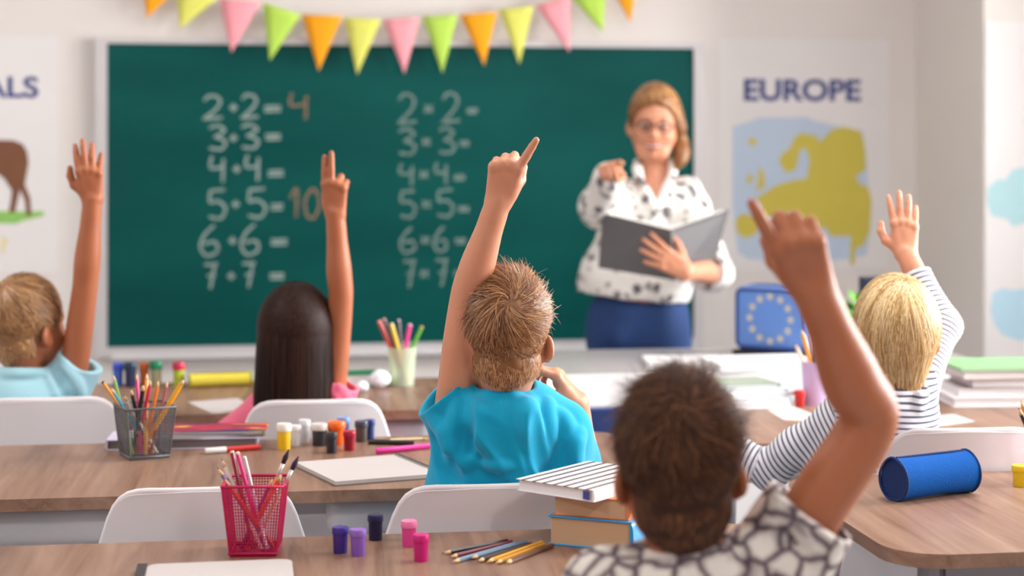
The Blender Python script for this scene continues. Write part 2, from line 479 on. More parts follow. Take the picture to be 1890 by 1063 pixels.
def chalk_mat(name, col, a):
    m, nt, b_ = node_mat(name)
    b_.inputs['Base Color'].default_value = col; b_.inputs['Roughness'].default_value = 0.95
    n = nt.nodes.new('ShaderNodeTexNoise'); n.inputs['Scale'].default_value = 140; n.inputs['Detail'].default_value = 3
    tc = nt.nodes.new('ShaderNodeTexCoord'); nt.links.new(tc.outputs['Object'], n.inputs['Vector'])
    mr = nt.nodes.new('ShaderNodeMapRange'); mr.inputs['From Min'].default_value = 0.3; mr.inputs['From Max'].default_value = 0.65
    mr.inputs['To Min'].default_value = a * 0.5; mr.inputs['To Max'].default_value = a
    nt.links.new(n.outputs['Fac'], mr.inputs['Value']); nt.links.new(mr.outputs['Result'], b_.inputs['Alpha'])
    return m
M_chalk = chalk_mat('white_chalk', srgb(205, 222, 216), 0.6)
M_chalk2 = chalk_mat('faint_white_chalk', srgb(190, 208, 202), 0.42)
M_chalk3 = chalk_mat('orange_chalk', srgb(200, 150, 118), 0.55)
CHY = BY - 0.0006
def chalk_row(items, m):
    b = MB()
    for g, x0, x1, y0, y1 in items:
        for st in GLYPH[g]:
            path = smooth_path([(x0 + (x1 - x0) * u, y0 + (y1 - y0) * v, 0) for u, v in st])
            P = [bl(onwall(p.x, p.y, CHY)) for p in path]
            w_ = 0.0056
            L = []; R = []
            for i, p in enumerate(P):
                t = (P[min(i + 1, len(P) - 1)] - P[max(i - 1, 0)]); t.y = 0
                if t.length < 1e-6: t = Vector((1, 0, 0))
                t.normalize(); nrm = Vector((-t.z, 0, t.x)) * w_
                L.append(b.bm.verts.new(p + nrm)); R.append(b.bm.verts.new(p - nrm))
            for i in range(len(P) - 1): b.bm.faces.new((L[i], L[i + 1], R[i + 1], R[i]))
    return obj('chalk_sum', b.mesh('chalk_sum'), m, board)
left = [('2', 375, 412, 177, 220, 424, 445, 478, 488, 518, 201), ('3', 383, 420, 232, 277, 424, 443, 480, 490, 518, 253),
        ('4', 386, 420, 288, 336, 430, 452, 484, 495, 523, 320), ('5', 383, 420, 350, 404, 428, 455, 494, 500, 522, 382),
        ('6', 368, 407, 416, 472, 422, 443, 482, 500, 530, 447), ('7', 374, 402, 486, 533, 420, 445, 472, 498, 524, 510)]
for g, a, b2, y0, y1, px, c2, d2, e0, e1, ey in left:
    m_ = (y0 + y1) / 2
    chalk_row([(g, a, b2, y0, y1), ('+', px, px + 14, m_ - 7, m_ + 7), (g, c2, d2, y0 - 2, y1 - 2), ('=', e0, e1, ey - 6, ey + 6)], M_chalk)
o = chalk_row([('4', 533, 575, 172, 220)], M_chalk3); o['label'] = 'orange chalk answer'
o = chalk_row([('1', 533, 560, 348, 400), ('0', 560, 592, 348, 402)], M_chalk3); o['label'] = 'orange chalk answer'
right = [('2', 735, 770, 174, 228, 783, 816, 850, 862, 882, 205), ('3', 733, 770, 238, 286, 779, 808, 842, 848, 866, 265),
         ('4', 736, 768, 302, 342, 774, 802, 830, 838, 858, 328), ('5', 737, 770, 352, 402, 779, 805, 840, 846, 866, 386),
         ('6', 737, 770, 420, 466, 777, 800, 828, 840, 860, 445), ('7', 742, 768, 480, 531, 775, 802, 828, 838, 858, 505)]
for g, a, b2, y0, y1, px, c2, d2, e0, e1, ey in right:
    m_ = (y0 + y1) / 2
    chalk_row([(g, a, b2, y0, y1), ('x', px, px + 16, m_ - 7, m_ + 7), (g, c2, d2, y0 - 2, y1 - 2), ('=', e0, e1, ey - 5, ey + 5)], M_chalk2)

# ------------------------------------------------------------------ bunting
FY = WALL_Y - 0.075
flags = [('o', (260, -45), (330, -24), (272, 33)), ('y', (325, -25), (402, -3), (332, 54)), ('p', (404, -3), (482, 3), (427, 97)),
         ('g', (485, 5), (556, 27), (498, 112)), ('o', (556, 27), (632, 30), (588, 131)), ('y', (634, 32), (704, 36), (659, 138)),
         ('p', (706, 36), (775, 33), (746, 136)), ('g', (779, 31), (845, 27), (816, 135)), ('o', (848, 27), (917, 22), (893, 121)),
         ('y', (920, 17), (985, 11), (958, 118)), ('p', (988, 10), (1052, -8), (1050, 96)), ('g', (1053, -5), (1118, -30), (1112, 60)),
         ('o', (1122, -32), (1178, -56), (1163, 42))]
FM = {k: mat('felt_' + k, srgb(*c), 0.9, 0.04, 90, 0.15, 300, spec=0.1) for k, c in dict(o=(252, 170, 40), y=(226, 226, 112), p=(255, 168, 178), g=(186, 222, 96)).items()}
strp = [onwall(195, -82, WALL_Y - 0.004)] + [onwall(*(lambda a: a)(f[i]), FY) for f in flags for i in (1, 2)] + [onwall(1245, -92, WALL_Y - 0.004)]
bo = strp[7]
bunt = thing('bunting', 'string of coloured felt pennants hung above the chalkboard', 'bunting', bo)
obj('string', MB().tube([p - bo for p in strp], 0.0025, 6).mesh('string', True), mat('cream_string', srgb(235, 225, 205), 0.9), bunt)
for k, a, b2, c in flags:
    A, B, D = (onwall(*q, FY) - bo for q in (a, b2, c))
    N = 7; V = []
    bm_ = MB(); rows = []
    for i in range(N):
        t = i / (N - 1)
        l = A.lerp(D, t); r = B.lerp(D, t)
        y = -0.006 * math.sin(t * 2.6) - 0.002
        row = []
        for s in range(4):
            p = l.lerp(r, s / 3); row.append((p.x, p.y + y - 0.006 * math.sin(s / 3 * math.pi), p.z))
        rows.append(row)
    fr_ = [[bm_.bm.verts.new(p) for p in r] for r in rows]; bk = [[bm_.bm.verts.new((p[0], p[1] + 0.0015, p[2])) for p in r] for r in rows]
    for i in range(N - 1):
        for s in range(3):
            bm_.bm.faces.new((fr_[i][s], fr_[i][s + 1], fr_[i + 1][s + 1], fr_[i + 1][s])); bm_.bm.faces.new((bk[i][s + 1], bk[i][s], bk[i + 1][s], bk[i + 1][s + 1]))
        bm_.bm.faces.new((fr_[i][0], fr_[i + 1][0], bk[i + 1][0], bk[i][0])); bm_.bm.faces.new((fr_[i + 1][3], fr_[i][3], bk[i][3], bk[i + 1][3]))
    for s in range(3): bm_.bm.faces.new((fr_[0][s + 1], fr_[0][s], bk[0][s], bk[0][s + 1]))
    fo = obj('pennant', bm_.mesh('pennant', True), FM[k], bunt)
    fo['label'] = dict(o='orange', y='pale yellow', p='pink', g='lime green')[k] + ' pennant'

# ------------------------------------------------------------------ posters
M_paper = mat('poster_paper', srgb(230, 226, 226), 0.6, 0.02, 4)
def flat_poly(b, P, y, t=0.0006):
    a = [b.bm.verts.new((p[0], y, p[1])) for p in P]; c = [b.bm.verts.new((p[0], y - t, p[1])) for p in P]
    n = len(P)
    b.bm.faces.new(c); b.bm.faces.new(a[::-1])
    for k in range(n): b.bm.faces.new((a[k], a[(k + 1) % n], c[(k + 1) % n], c[k]))
def text_mesh(s, size, bold=0.02, ext=0.0005, align='CENTER', spacing=1.0):
    cu = bpy.data.curves.new('lettering', 'FONT'); cu.body = s; cu.size = size; cu.align_x = align; cu.extrude = ext; cu.offset = bold * size; cu.space_character = spacing
    to = bpy.data.objects.new('lettering', cu); COL.objects.link(to)
    dg = bpy.context.evaluated_depsgraph_get(); dg.update()
    me = bpy.data.meshes.new_from_object(to.evaluated_get(dg))
    bpy.data.objects.remove(to); bpy.data.curves.remove(cu)
    me.transform(Matrix.Rotation(math.radians(90), 4, 'X'))
    return me
def fit_text(s, x0, x1, z0, z1, y, m, root, base, bold=0.02):
    me = text_mesh(s, 1.0, bold)
    co = np.empty(len(me.vertices) * 3, np.float32); me.vertices.foreach_get('co', co); co = co.reshape(-1, 3)
    mn, mx_ = co.min(0), co.max(0)
    co[:, 0] = x0 + (co[:, 0] - mn[0]) / (mx_[0] - mn[0]) * (x1 - x0) - base.x
    co[:, 2] = z0 + (co[:, 2] - mn[2]) / (mx_[2] - mn[2]) * (z1 - z0) - base.z
    co[:, 1] = np.where(co[:, 1] > mn[1] + 1e-5, 0, -0.0006) + y - base.y
    me.vertices.foreach_set('co', co.ravel()); me.update()
    return obj('lettering', me, m, root)
PY = WALL_Y - 0.003
def poster(name, label, x0, x1, z0, z1, y):
    base = Vector(((x0 + x1) / 2, y, z0))
    r = thing(name, label, 'poster', base)
    obj('sheet', boxes((x0 - base.x, x1 - base.x, 0, 0.002, 0, z1 - z0)).mesh('sheet'), M_paper, r)
    return r, base
def pxpoly(P, y, base): return [((lambda q: (q.x - base.x, q.z - base.z))(onwall(a, b2, y))) for a, b2 in P]
def printed(name, polys, y, m, root, base, lift=0.0):
    b = MB()
    for P in polys: flat_poly(b, pxpoly(P, y, base), -lift)
    return obj(name, b.mesh(name), m, root)
M_navy = mat('navy_print', srgb(44, 56, 128), 0.6)
# animals
e0, e1 = onwall(-330, 90, PY), onwall(106, 480, PY)
r, base = poster('animal_poster', 'white animal poster with blue capitals and a brown horse on grass', e0.x, e1.x, onwall(0, 505, PY).z, onwall(0, 66, PY).z, PY)
q0, q1 = onwall(-196, 141, PY), onwall(71, 181, PY)
fit_text('ANIMALS', q0.x, q1.x, onwall(40, 181, PY).z, onwall(40, 141, PY).z, PY, M_navy, r, base, 0.025)
horse = [(53, 300), (50, 280), (42, 266), (25, 259), (0, 258), (-50, 264), (-80, 258), (-100, 225), (-112, 200), (-122, 208), (-150, 236), (-148, 250), (-128, 248), (-118, 262), (-108, 290), (-98, 312),
         (-96, 345), (-100, 392), (-88, 392), (-84, 345), (-78, 392), (-66, 392), (-66, 340), (-50, 318), (-5, 320), (8, 330), (22, 352), (20, 372), (16, 392), (28, 392), (32, 372), (37, 350), (46, 370), (49, 398), (58, 398), (56, 366), (46, 340)]
printed('printed_grass', [[(-150, 394), (-60, 388), (20, 390), (80, 390), (82, 398), (40, 408), (30, 413), (-20, 412), (-120, 406)]], PY, mat('grass_print', srgb(142, 196, 98), 0.7, 0.12, 30), r, base, 0.0002)
printed('printed_horse', [horse], PY, mat('brown_print', srgb(122, 78, 52), 0.7, 0.12, 14), r, base, 0.0008)
fit_text('?', onwall(0, 450, PY).x, onwall(14, 450, PY).x, onwall(0, 466, PY).z, onwall(0, 438, PY).z, PY, mat('yellow_print', srgb(228, 208, 140), 0.6), r, base)
# europe
e0, e1 = onwall(1328, 80, PY), onwall(1640, 80, PY)
r, base = poster('europe_poster', 'white poster titled EUROPE with a yellow map on pale blue sea', e0.x, e1.x, onwall(1450, 500, PY).z, onwall(1450, 72, PY).z, PY)
fit_text('EUROPE', onwall(1373, 160, PY).x, onwall(1589, 160, PY).x, onwall(1480, 187, PY).z, onwall(1480, 146, PY).z, PY, M_navy, r, base, 0.03)
printed('printed_sea', [[(1352, 234), (1390, 222), (1400, 217), (1490, 216), (1500, 222), (1560, 236), (1592, 240), (1600, 300), (1606, 420), (1600, 470), (1570, 478), (1480, 484), (1380, 478), (1362, 466), (1352, 380)]], PY, mat('sea_print', srgb(190, 206, 226), 0.65, 0.04, 9), r, base, 0.0002)
Z = lambda L: [(1320 + a / 2.532, 60 + b2 / 2.532) for a, b2 in L]
land = Z([(298, 605), (308, 572), (350, 540), (370, 492), (400, 470), (468, 480), (488, 512), (512, 488), (540, 458), (600, 440), (680, 462), (700, 540), (704, 640), (655, 672), (680, 712), (716, 722),
          (730, 790), (722, 930), (692, 992), (656, 1010), (648, 1085), (630, 1085), (634, 950), (545, 952), (505, 905), (470, 930), (430, 930), (400, 880), (345, 838), (335, 850), (385, 905), (370, 930), (345, 905), (300, 860), (255, 862), (215, 900), (190, 940),
          (140, 962), (98, 930), (96, 872), (122, 846), (196, 860), (212, 812), (188, 775), (232, 748), (290, 712), (368, 690), (428, 682), (440, 600), (424, 540), (398, 545), (376, 640), (332, 656)])
printed('printed_land', [land, Z([(206, 622), (228, 660), (232, 720), (190, 742), (200, 690)]), Z([(148, 672), (176, 660), (172, 700), (148, 706)]), Z([(150, 500), (182, 490), (194, 518), (168, 532)])], PY,
        mat('land_print', srgb(206, 190, 78), 0.65, 0.06, 9), r, base, 0.0008)
# world map on the pier
JY = JUT_Y - 0.003
e0 = onwall(1819, 80, JY)
r, base = poster('world_map_poster', 'white wall map with pale teal continents on the pier', e0.x, e0.x + 0.98, onwall(1850, 680, JY).z, onwall(1850, 40, JY).z, JY)
M_teal, M_pale = mat('teal_print', srgb(176, 214, 220), 0.7, 0.04, 12), mat('pale_blue_print', srgb(180, 214, 230), 0.7, 0.04, 12)
printed('printed_continent', [[(1824, 346), (1842, 330), (1856, 332), (1868, 314), (1890, 308), (1940, 300), (1990, 330), (2010, 380), (1970, 420), (1930, 402), (1890, 412), (1870, 418), (1858, 404), (1830, 398), (1822, 372)]], JY, M_teal, r, base, 0.0004)
printed('printed_continent', [[(1832, 540), (1850, 532), (1870, 536), (1890, 532), (1960, 528), (2020, 560), (2040, 610), (1980, 640), (1920, 624), (1880, 628), (1850, 618), (1836, 600), (1828, 572)]], JY, M_pale, r, base, 0.0004)
printed('printed_continent', [[(1935, 140), (1960, 110), (2040, 100), (2110, 150), (2090, 230), (1990, 250), (1945, 220), (1930, 190)]], JY, mat('mint_print', srgb(196, 222, 214), 0.7), r, base, 0.0004)
# ------------------------------------------------------------------ tables
def wood_mat():
    m, nt, b = node_mat('oak_laminate')
    tc = nt.nodes.new('ShaderNodeTexCoord'); mp = nt.nodes.new('ShaderNodeMapping'); mp.inputs['Scale'].default_value = (26, 1.6, 26)
    n = nt.nodes.new('ShaderNodeTexNoise'); n.inputs['Scale'].default_value = 1.0; n.inputs['Detail'].default_value = 7; n.inputs['Roughness'].default_value = 0.62; n.inputs['Distortion'].default_value = 0.7
    n2 = nt.nodes.new('ShaderNodeTexNoise'); n2.inputs['Scale'].default_value = 2.4; n2.inputs['Detail'].default_value = 3
    nt.links.new(tc.outputs['Object'], mp.inputs['Vector']); nt.links.new(mp.outputs['Vector'], n.inputs['Vector']); nt.links.new(tc.outputs['Object'], n2.inputs['Vector'])
    ad = nt.nodes.new('ShaderNodeMath'); ad.operation = 'MULTIPLY_ADD'; ad.inputs[1].default_value = 0.35
    nt.links.new(n2.outputs['Fac'], ad.inputs[0]); nt.links.new(n.outputs['Fac'], ad.inputs[2])
    r = nt.nodes.new('ShaderNodeValToRGB'); e = r.color_ramp.elements
    e[0].position = 0.42; e[0].color = srgb(94, 66, 51)
    e[1].position = 0.86; e[1].color = srgb(158, 126, 107)
    x = e.new(0.6); x.color = srgb(134, 101, 83)
    nt.links.new(ad.outputs[0], r.inputs['Fac']); nt.links.new(r.outputs['Color'], b.inputs['Base Color'])
    b.inputs['Roughness'].default_value = 0.36; b.inputs['Specular IOR Level'].default_value = 0.4
    bp = nt.nodes.new('ShaderNodeBump'); bp.inputs['Strength'].default_value = 0.12; bp.inputs['Distance'].default_value = 0.001
    nt.links.new(n.outputs['Fac'], bp.inputs['Height']); nt.links.new(bp.outputs['Normal'], b.inputs['Normal'])
    return m
M_wood = wood_mat()
M_leg = mat('grey_lacquered_steel', srgb(150, 146, 150), 0.4, 0.02)
def round_rect(x0, x1, y0, y1, r, n=6):
    P = []
    for cx, cy, a0 in ((x1 - r, y0 + r, -90), (x1 - r, y1 - r, 0), (x0 + r, y1 - r, 90), (x0 + r, y0 + r, 180)):
        for k in range(n + 1):
            a = math.radians(a0 + 90 * k / n); P.append((cx + r * math.cos(a), cy + r * math.sin(a)))
    return P
def table(label, x0, x1, y0, y1, r=0.06, z=0.72, bins=((0.06, 0.62), (0.9, 1.46))):
    t = thing('classroom_table', label, 'table', ((x0 + x1) / 2, (y0 + y1) / 2, 0), 0, 'wooden classroom tables')
    hx, hy = (x1 - x0) / 2, (y1 - y0) / 2
    obj('tabletop', MB().prism(round_rect(-hx, hx, -hy, hy, r), z - 0.024, z, 0.002).mesh('tabletop', True, angle=40), M_wood, t)
    for sx in (-1, 1):
        for sy in (-1, 1):
            obj('leg', MB().tube([(sx * (hx - 0.06), sy * (hy - 0.07), 0.012), (sx * (hx - 0.09), sy * (hy - 0.09), z - 0.0245)], 0.019, 12).mesh('leg', True, angle=50), M_leg, t)
            obj('foot_cap', MB().lathe([(0.021, 0), (0.021, 0.012)], 12, (sx * (hx - 0.06), sy * (hy - 0.07), 0)).mesh('foot_cap'), plastic(60, 60, 64), t)
    b = MB()
    for sy in (-1, 1): b.box((0, sy * (hy - 0.10), z - 0.045), (2 * hx - 0.24, 0.02, 0.04))
    for sx in (-1, 1): b.box((sx * (hx - 0.11), 0, z - 0.045), (0.02, 2 * hy - 0.2, 0.04))
    obj('under_frame', b.mesh('under_frame'), M_leg, t)
    for a, c in bins:
        bx = MB().box((-hx + (a + c) / 2, -0.02, z - 0.065), (c - a, 2 * hy - 0.13, 0.08), None, 0.028, 3)
        obj('book_bin', bx.mesh('book_bin', True, angle=40), M_grey_plastic, t)
    return t
tabA = table('long wooden table holding the drawing pad and the black mesh pencil cup', -0.80, 0.80, 3.34, 3.955)
tabB = table('long wooden table holding the magenta mesh cup and stacked books', -0.75, 0.86, 2.33, 2.945)
tabC = table('long wooden table under the chalkboard with the clear pencil tumbler', -0.90, 0.53, 4.35, 4.97, bins=((0.06, 0.56), (0.80, 1.30)))
tabR = table('wooden table with the lilac pencil cup and piled books', 0.965, 2.50, 3.74, 4.40)
tabD = table('wooden table with the blue pencil case lying on it', 1.02, 2.55, 2.665, 3.345, 0.09, bins=((0.82, 1.38),))

# teacher's desk
M_desk = mat('white_desk_laminate', srgb(246, 245, 246), 0.4, 0.01)
M_desk_top = mat('desk_top_reflected_grey', srgb(180, 176, 175), 0.25, 0.01)  # grey tone stands in for the dark board mirrored in the glossy top
t = thing('teacher_desk', 'white desk with glossy top, teacher standing behind it', 'desk', (1.42, 5.13, 0))
obj('desktop', MB().box((0, 0, 0.72), (1.5, 0.60, 0.04), None, 0.004).mesh('desktop'), M_desk_top, t)
obj('front_edge', boxes((-0.75, 0.75, -0.306, -0.3004, 0.645, 0.739)).mesh('front_edge'), M_desk, t)
obj('front_panel', boxes((-0.70, 0.70, -0.28, -0.26, 0.18, 0.70)).mesh('front_panel'), M_desk, t)
for sx in (-1, 1): obj('side_panel', boxes((sx * 0.725 - 0.015, sx * 0.725 + 0.015, -0.28, 0.28, 0, 0.70)).mesh('side_panel'), M_desk, t)
dr = MB()
drw = obj('drawer_unit', boxes((0.28, 0.70, -0.24, 0.27, 0.12, 0.69)).mesh('drawer_unit'), M_desk, t)
for k in range(3):
    d_ = obj('drawer', boxes((0.29, 0.69, 0.27, 0.288, 0.14 + k * 0.18, 0.31 + k * 0.18)).mesh('drawer'), M_desk, t)
    obj('handle', MB().tube([(0.42, 0.30, 0.25 + k * 0.18), (0.56, 0.30, 0.25 + k * 0.18)], 0.006, 8).tube([(0.44, 0.285, 0.25 + k * 0.18), (0.44, 0.30, 0.25 + k * 0.18)], 0.004, 6).tube([(0.54, 0.285, 0.25 + k * 0.18), (0.54, 0.30, 0.25 + k * 0.18)], 0.004, 6).mesh('handle'), M_alu, d_)

# ------------------------------------------------------------------ chairs: moulded shell on four tube legs
def chair_shell():
    rows = [  # y, z, half width, edge lift (seat), edge forward (back)
        (0.205, 0.405, 0.150, 0, 0), (0.200, 0.425, 0.172, 0, 0), (0.175, 0.438, 0.186, 0.004, 0), (0.10, 0.440, 0.196, 0.012, 0), (0.0, 0.432, 0.200, 0.02, 0),
        (-0.09, 0.430, 0.218, 0.024, 0.01), (-0.150, 0.440, 0.232, 0.022, 0.02), (-0.182, 0.470, 0.236, 0.012, 0.03), (-0.196, 0.52, 0.232, 0, 0.034), (-0.208, 0.59, 0.210, 0, 0.036),
        (-0.219, 0.65, 0.190, 0, 0.036), (-0.228, 0.70, 0.174, 0, 0.034), (-0.234, 0.735, 0.163, 0, 0.032), (-0.238, 0.758, 0.153, 0, 0.03), (-0.2405, 0.773, 0.142, 0, 0.028),
        (-0.242, 0.783, 0.128, 0, 0.025), (-0.2428, 0.788, 0.112, 0, 0.02), (-0.243, 0.790, 0.092, 0, 0.014)]
    NU = 14; G = []
    for y, z, hw_, lz, fy in rows:
        r = []
        for i in range(NU + 1):
            u = -1 + 2 * i / NU
            r.append(Vector((u * hw_, y + fy * u * u * (hw_ / 0.2), z + lz * u * u)))
        G.append(r)
    return G
def chair_meshes():
    G = chair_shell()
    bm = bmesh.new(); V = [[bm.verts.new(p) for p in r] for r in G]
    for i in range(len(G) - 1):
        for j in range(len(G[0]) - 1): bm.faces.new((V[i][j], V[i][j + 1], V[i + 1][j + 1], V[i + 1][j]))
    bmesh.ops.recalc_face_normals(bm, faces=bm.faces[:])
    bmesh.ops.solidify(bm, geom=bm.faces[:], thickness=0.008)
    me = bpy.data.meshes.new('seat_shell'); bm.to_mesh(me); bm.free()
    me.polygons.foreach_set('use_smooth', np.ones(len(me.polygons), bool)); me.set_sharp_from_angle(angle=math.radians(60))
    edge = [r[0] for r in G[2:]] + G[-1][1:-1] + [r[-1] for r in G[2:][::-1]]
    rim = MB().tube(edge, 0.0062, 8).mesh('rim', True)
    legs = []
    for sx in (-1, 1):
        for sy in (-1, 1):
            top = Vector((sx * 0.13, 0.10 if sy > 0 else -0.10, 0.425)); bot = Vector((sx * 0.19, 0.19 if sy > 0 else -0.21, 0.006))
            legs.append(MB().tube([bot, top], 0.0105, 10).mesh('leg', True, angle=50))
    br = MB().tube([(-0.145, 0.11, 0.415), (0.145, 0.11, 0.415), (0.145, -0.11, 0.415), (-0.145, -0.11, 0.415), (-0.145, 0.10, 0.415)], 0.009, 8).mesh('seat_bracket', True, angle=50)
    return me, rim, legs, br
CH = chair_meshes()
M_shell = mat('white_moulded_plastic', srgb(234, 228, 231), 0.42, 0.01)
M_shell_blue = mat('blue_moulded_plastic', srgb(38, 66, 128), 0.4, 0.02)
M_steel = mat('light_steel_tube', srgb(200, 200, 204), 0.35, 0.02, metal=0.4)
M_steel_dark = mat('dark_steel_tube', srgb(40, 50, 66), 0.4)
def chair(label, back_top, rz=0.0, scale=1.0, shell=None, steel=None, group='white moulded school chairs'):
    shell = shell or M_shell; steel = steel or M_steel
    off = Matrix.Rotation(rz, 3, 'Z') @ Vector((0, -0.243 * scale, 0))
    t = thing('school_chair', label, 'chair', (back_top.x - off.x, back_top.y - off.y, 0), rz, group)
    t.scale = (scale,) * 3
    def add(nm, me, m):
        o = bpy.data.objects.new(nm, me); COL.objects.link(o); o.parent = t
        if not me.materials: me.materials.append(None)
        o.material_slots[0].link = 'OBJECT'; o.material_slots[0].material = m
    add('seat_shell', CH[0], shell); add('rim', CH[1], shell)
    for l in CH[2]: add('leg', l, steel)
    add('seat_bracket', CH[3], steel)
    return t
def backtop(px, py): return T(px, py, 0.79)
chair('white moulded chair, empty, behind the magenta mesh cup', backtop(372, 905))
chair('white moulded chair the boy in the turquoise shirt sits on', backtop(900, 899))
chair('white moulded chair the boy in the pale blue shirt sits on', backtop(88, 738))
chair('white moulded chair the girl with long dark hair sits on', backtop(582, 740) + Vector((0, -0.02, 0)))
chair('white moulded chair the boy in the striped top sits on', T(1788, 795, 0.806), math.radians(-4), 1.02)
chair('dark blue moulded chair between the tables behind the turquoise shirt', Vector((0.752, 3.985, 0)), 0.0, 0.97, M_shell_blue, M_steel_dark, None)
chair('white moulded chair the boy in the patterned shirt sits on', T(1235, 280 + FPX * 0.6 / 2.02, 0.79))
# ------------------------------------------------------------------ people: builders
def skin(name, col, lips=None):
    m, nt, b = node_mat(name)
    b.inputs['Roughness'].default_value = 0.46; b.inputs['Specular IOR Level'].default_value = 0.5
    b.inputs['Subsurface Weight'].default_value = 0.10; b.inputs['Subsurface Radius'].default_value = (1.0, 0.32, 0.16); b.inputs['Subsurface Scale'].default_value = 0.012
    tc = nt.nodes.new('ShaderNodeTexCoord'); n = nt.nodes.new('ShaderNodeTexNoise'); n.inputs['Scale'].default_value = 22; n.inputs['Detail'].default_value = 5
    nt.links.new(tc.outputs['Object'], n.inputs['Vector'])
    mx = nt.nodes.new('ShaderNodeMix'); mx.data_type = 'RGBA'
    mx.inputs['A'].default_value = (col[0] * 0.93, col[1] * 0.84, col[2] * 0.8, 1); mx.inputs['B'].default_value = (min(1, col[0] * 1.06), min(1, col[1] * 1.1), min(1, col[2] * 1.1), 1)
    nt.links.new(n.outputs['Fac'], mx.inputs['Factor']); nt.links.new(mx.outputs['Result'], b.inputs['Base Color'])
    return m
def hair_mat(name, rough=0.42, spec=0.4):
    m, nt, b = node_mat(name)
    at = nt.nodes.new('ShaderNodeAttribute'); at.attribute_name = 'tone'
    nt.links.new(at.outputs['Color'], b.inputs['Base Color'])
    b.inputs['Roughness'].default_value = rough; b.inputs['Specular IOR Level'].default_value = spec
    return m
M_hair = hair_mat('hair_strands')
M_hair_matt = hair_mat('matt_hair_strands', 0.6, 0.2)
M_hair_dark = hair_mat('dark_hair_strands', 0.5, 0.15)
def colour_attr(me, cols):
    a = me.color_attributes.new('tone', 'FLOAT_COLOR', 'POINT')
    c = np.ones((len(me.vertices), 4), np.float32); c[:, :3] = cols
    a.data.foreach_set('color', c.ravel())

class Person:
    def __init__(s, label, base):
        s.base = Vector((base[0], base[1], 0))
        s.root = thing('person', label, 'person', V2W(s.base), -THETA)
    def mesh(s, name, V, F, m, parent=None, smooth=True):
        return obj(name, np_mesh(name, np.asarray(V) - np.array(s.base), F, smooth), m, parent or s.root)
    def sdf(s, name, prims, h, m, disp=None, folds=None, parent=None):
        f = prims if isinstance(prims, Field) else Field(prims, h)
        if disp: f.disp(disp)
        if folds: folds(f)
        V, F = f.mesh()
        return s.mesh(name, V, F, m, parent)
    def mb(s, name, b, m, parent=None, smooth=True):
        return obj(name, b.mesh(name, smooth, Matrix.Translation(-s.base), 50), m, parent or s.root)

def head_matrix(org, yaw=0, pitch=0, roll=0):
    return Matrix.Translation(Vector(org)) @ (Matrix.Rotation(math.radians(yaw), 4, 'Z') @ Matrix.Rotation(math.radians(pitch), 4, 'X') @ Matrix.Rotation(math.radians(roll), 4, 'Y'))
CR_C, CR_R = np.array((0, -0.012, 0.035)), np.array((0.074, 0.093, 0.088))
def head_prims(M, s=1.0, ears=1.0, adult=False):
    R = M.to_3x3()
    p = lambda x, y, z: M @ (Vector((x, y, z)) * s)
    E = lambda c, r, k, op='add', RR=None: el(p(*c), [q * s for q in r], R @ RR if RR is not None else R, k * s, op)
    S = lambda a, b, ra, rb, k, op='add': rc(p(*a), p(*b), ra * s, rb * s, k * s, op)
    jz = -0.088 if adult else -0.080
    L = [E(CR_C, CR_R, 0.01), E((0, -0.028, -0.028), (0.0585, 0.0525, 0.066), 0.004), E((0, 0.035, -0.022), (0.056, 0.052, 0.062), 0.03), S((-0.025, 0.045, jz + 0.008), (0.025, 0.045, jz + 0.008), 0.018, 0.018, 0.03),
         S((0, 0.058, jz + 0.006), (0, 0.062, jz + 0.006), 0.014, 0.014, 0.02),
         S((-0.052, 0.012, -0.03), (-0.03, 0.045, jz + 0.01), 0.018, 0.016, 0.025), S((0.052, 0.012, -0.03), (0.03, 0.045, jz + 0.01), 0.018, 0.016, 0.025),
         E((-0.033, 0.060, -0.022), (0.024, 0.022, 0.022), 0.02), E((0.033, 0.060, -0.022), (0.024, 0.022, 0.022), 0.02),
         S((-0.03, 0.073, 0.026), (0.03, 0.073, 0.026), 0.012, 0.012, 0.02),
         E((-0.029, 0.088, 0.004), (0.016, 0.012, 0.011), 0.012, 'sub'), E((0.029, 0.088, 0.004), (0.016, 0.012, 0.011), 0.012, 'sub'),
         S((0, 0.083, 0.012), (0, 0.099, -0.022), 0.007, 0.0095, 0.012), E((-0.010, 0.090, -0.025), (0.007, 0.008, 0.006), 0.006), E((0.010, 0.090, -0.025), (0.007, 0.008, 0.006), 0.006),
         E((0, 0.079, -0.050), (0.022, 0.012, 0.012), 0.012)]
    for sx in (-1, 1):
        RR = Matrix.Rotation(sx * 0.42, 3, 'Z') @ Matrix.Rotation(-0.18, 3, 'X')
        L += [E((sx * 0.078, -0.010, -0.006), (0.0075 * ears, 0.0175, 0.024), 0.005, 'add', RR), E((sx * 0.0750, -0.004, -0.028), (0.0065, 0.008, 0.008), 0.006),
              E((sx * 0.087, -0.001, -0.004), (0.0065, 0.008, 0.013), 0.004, 'sub', RR)]
    return L
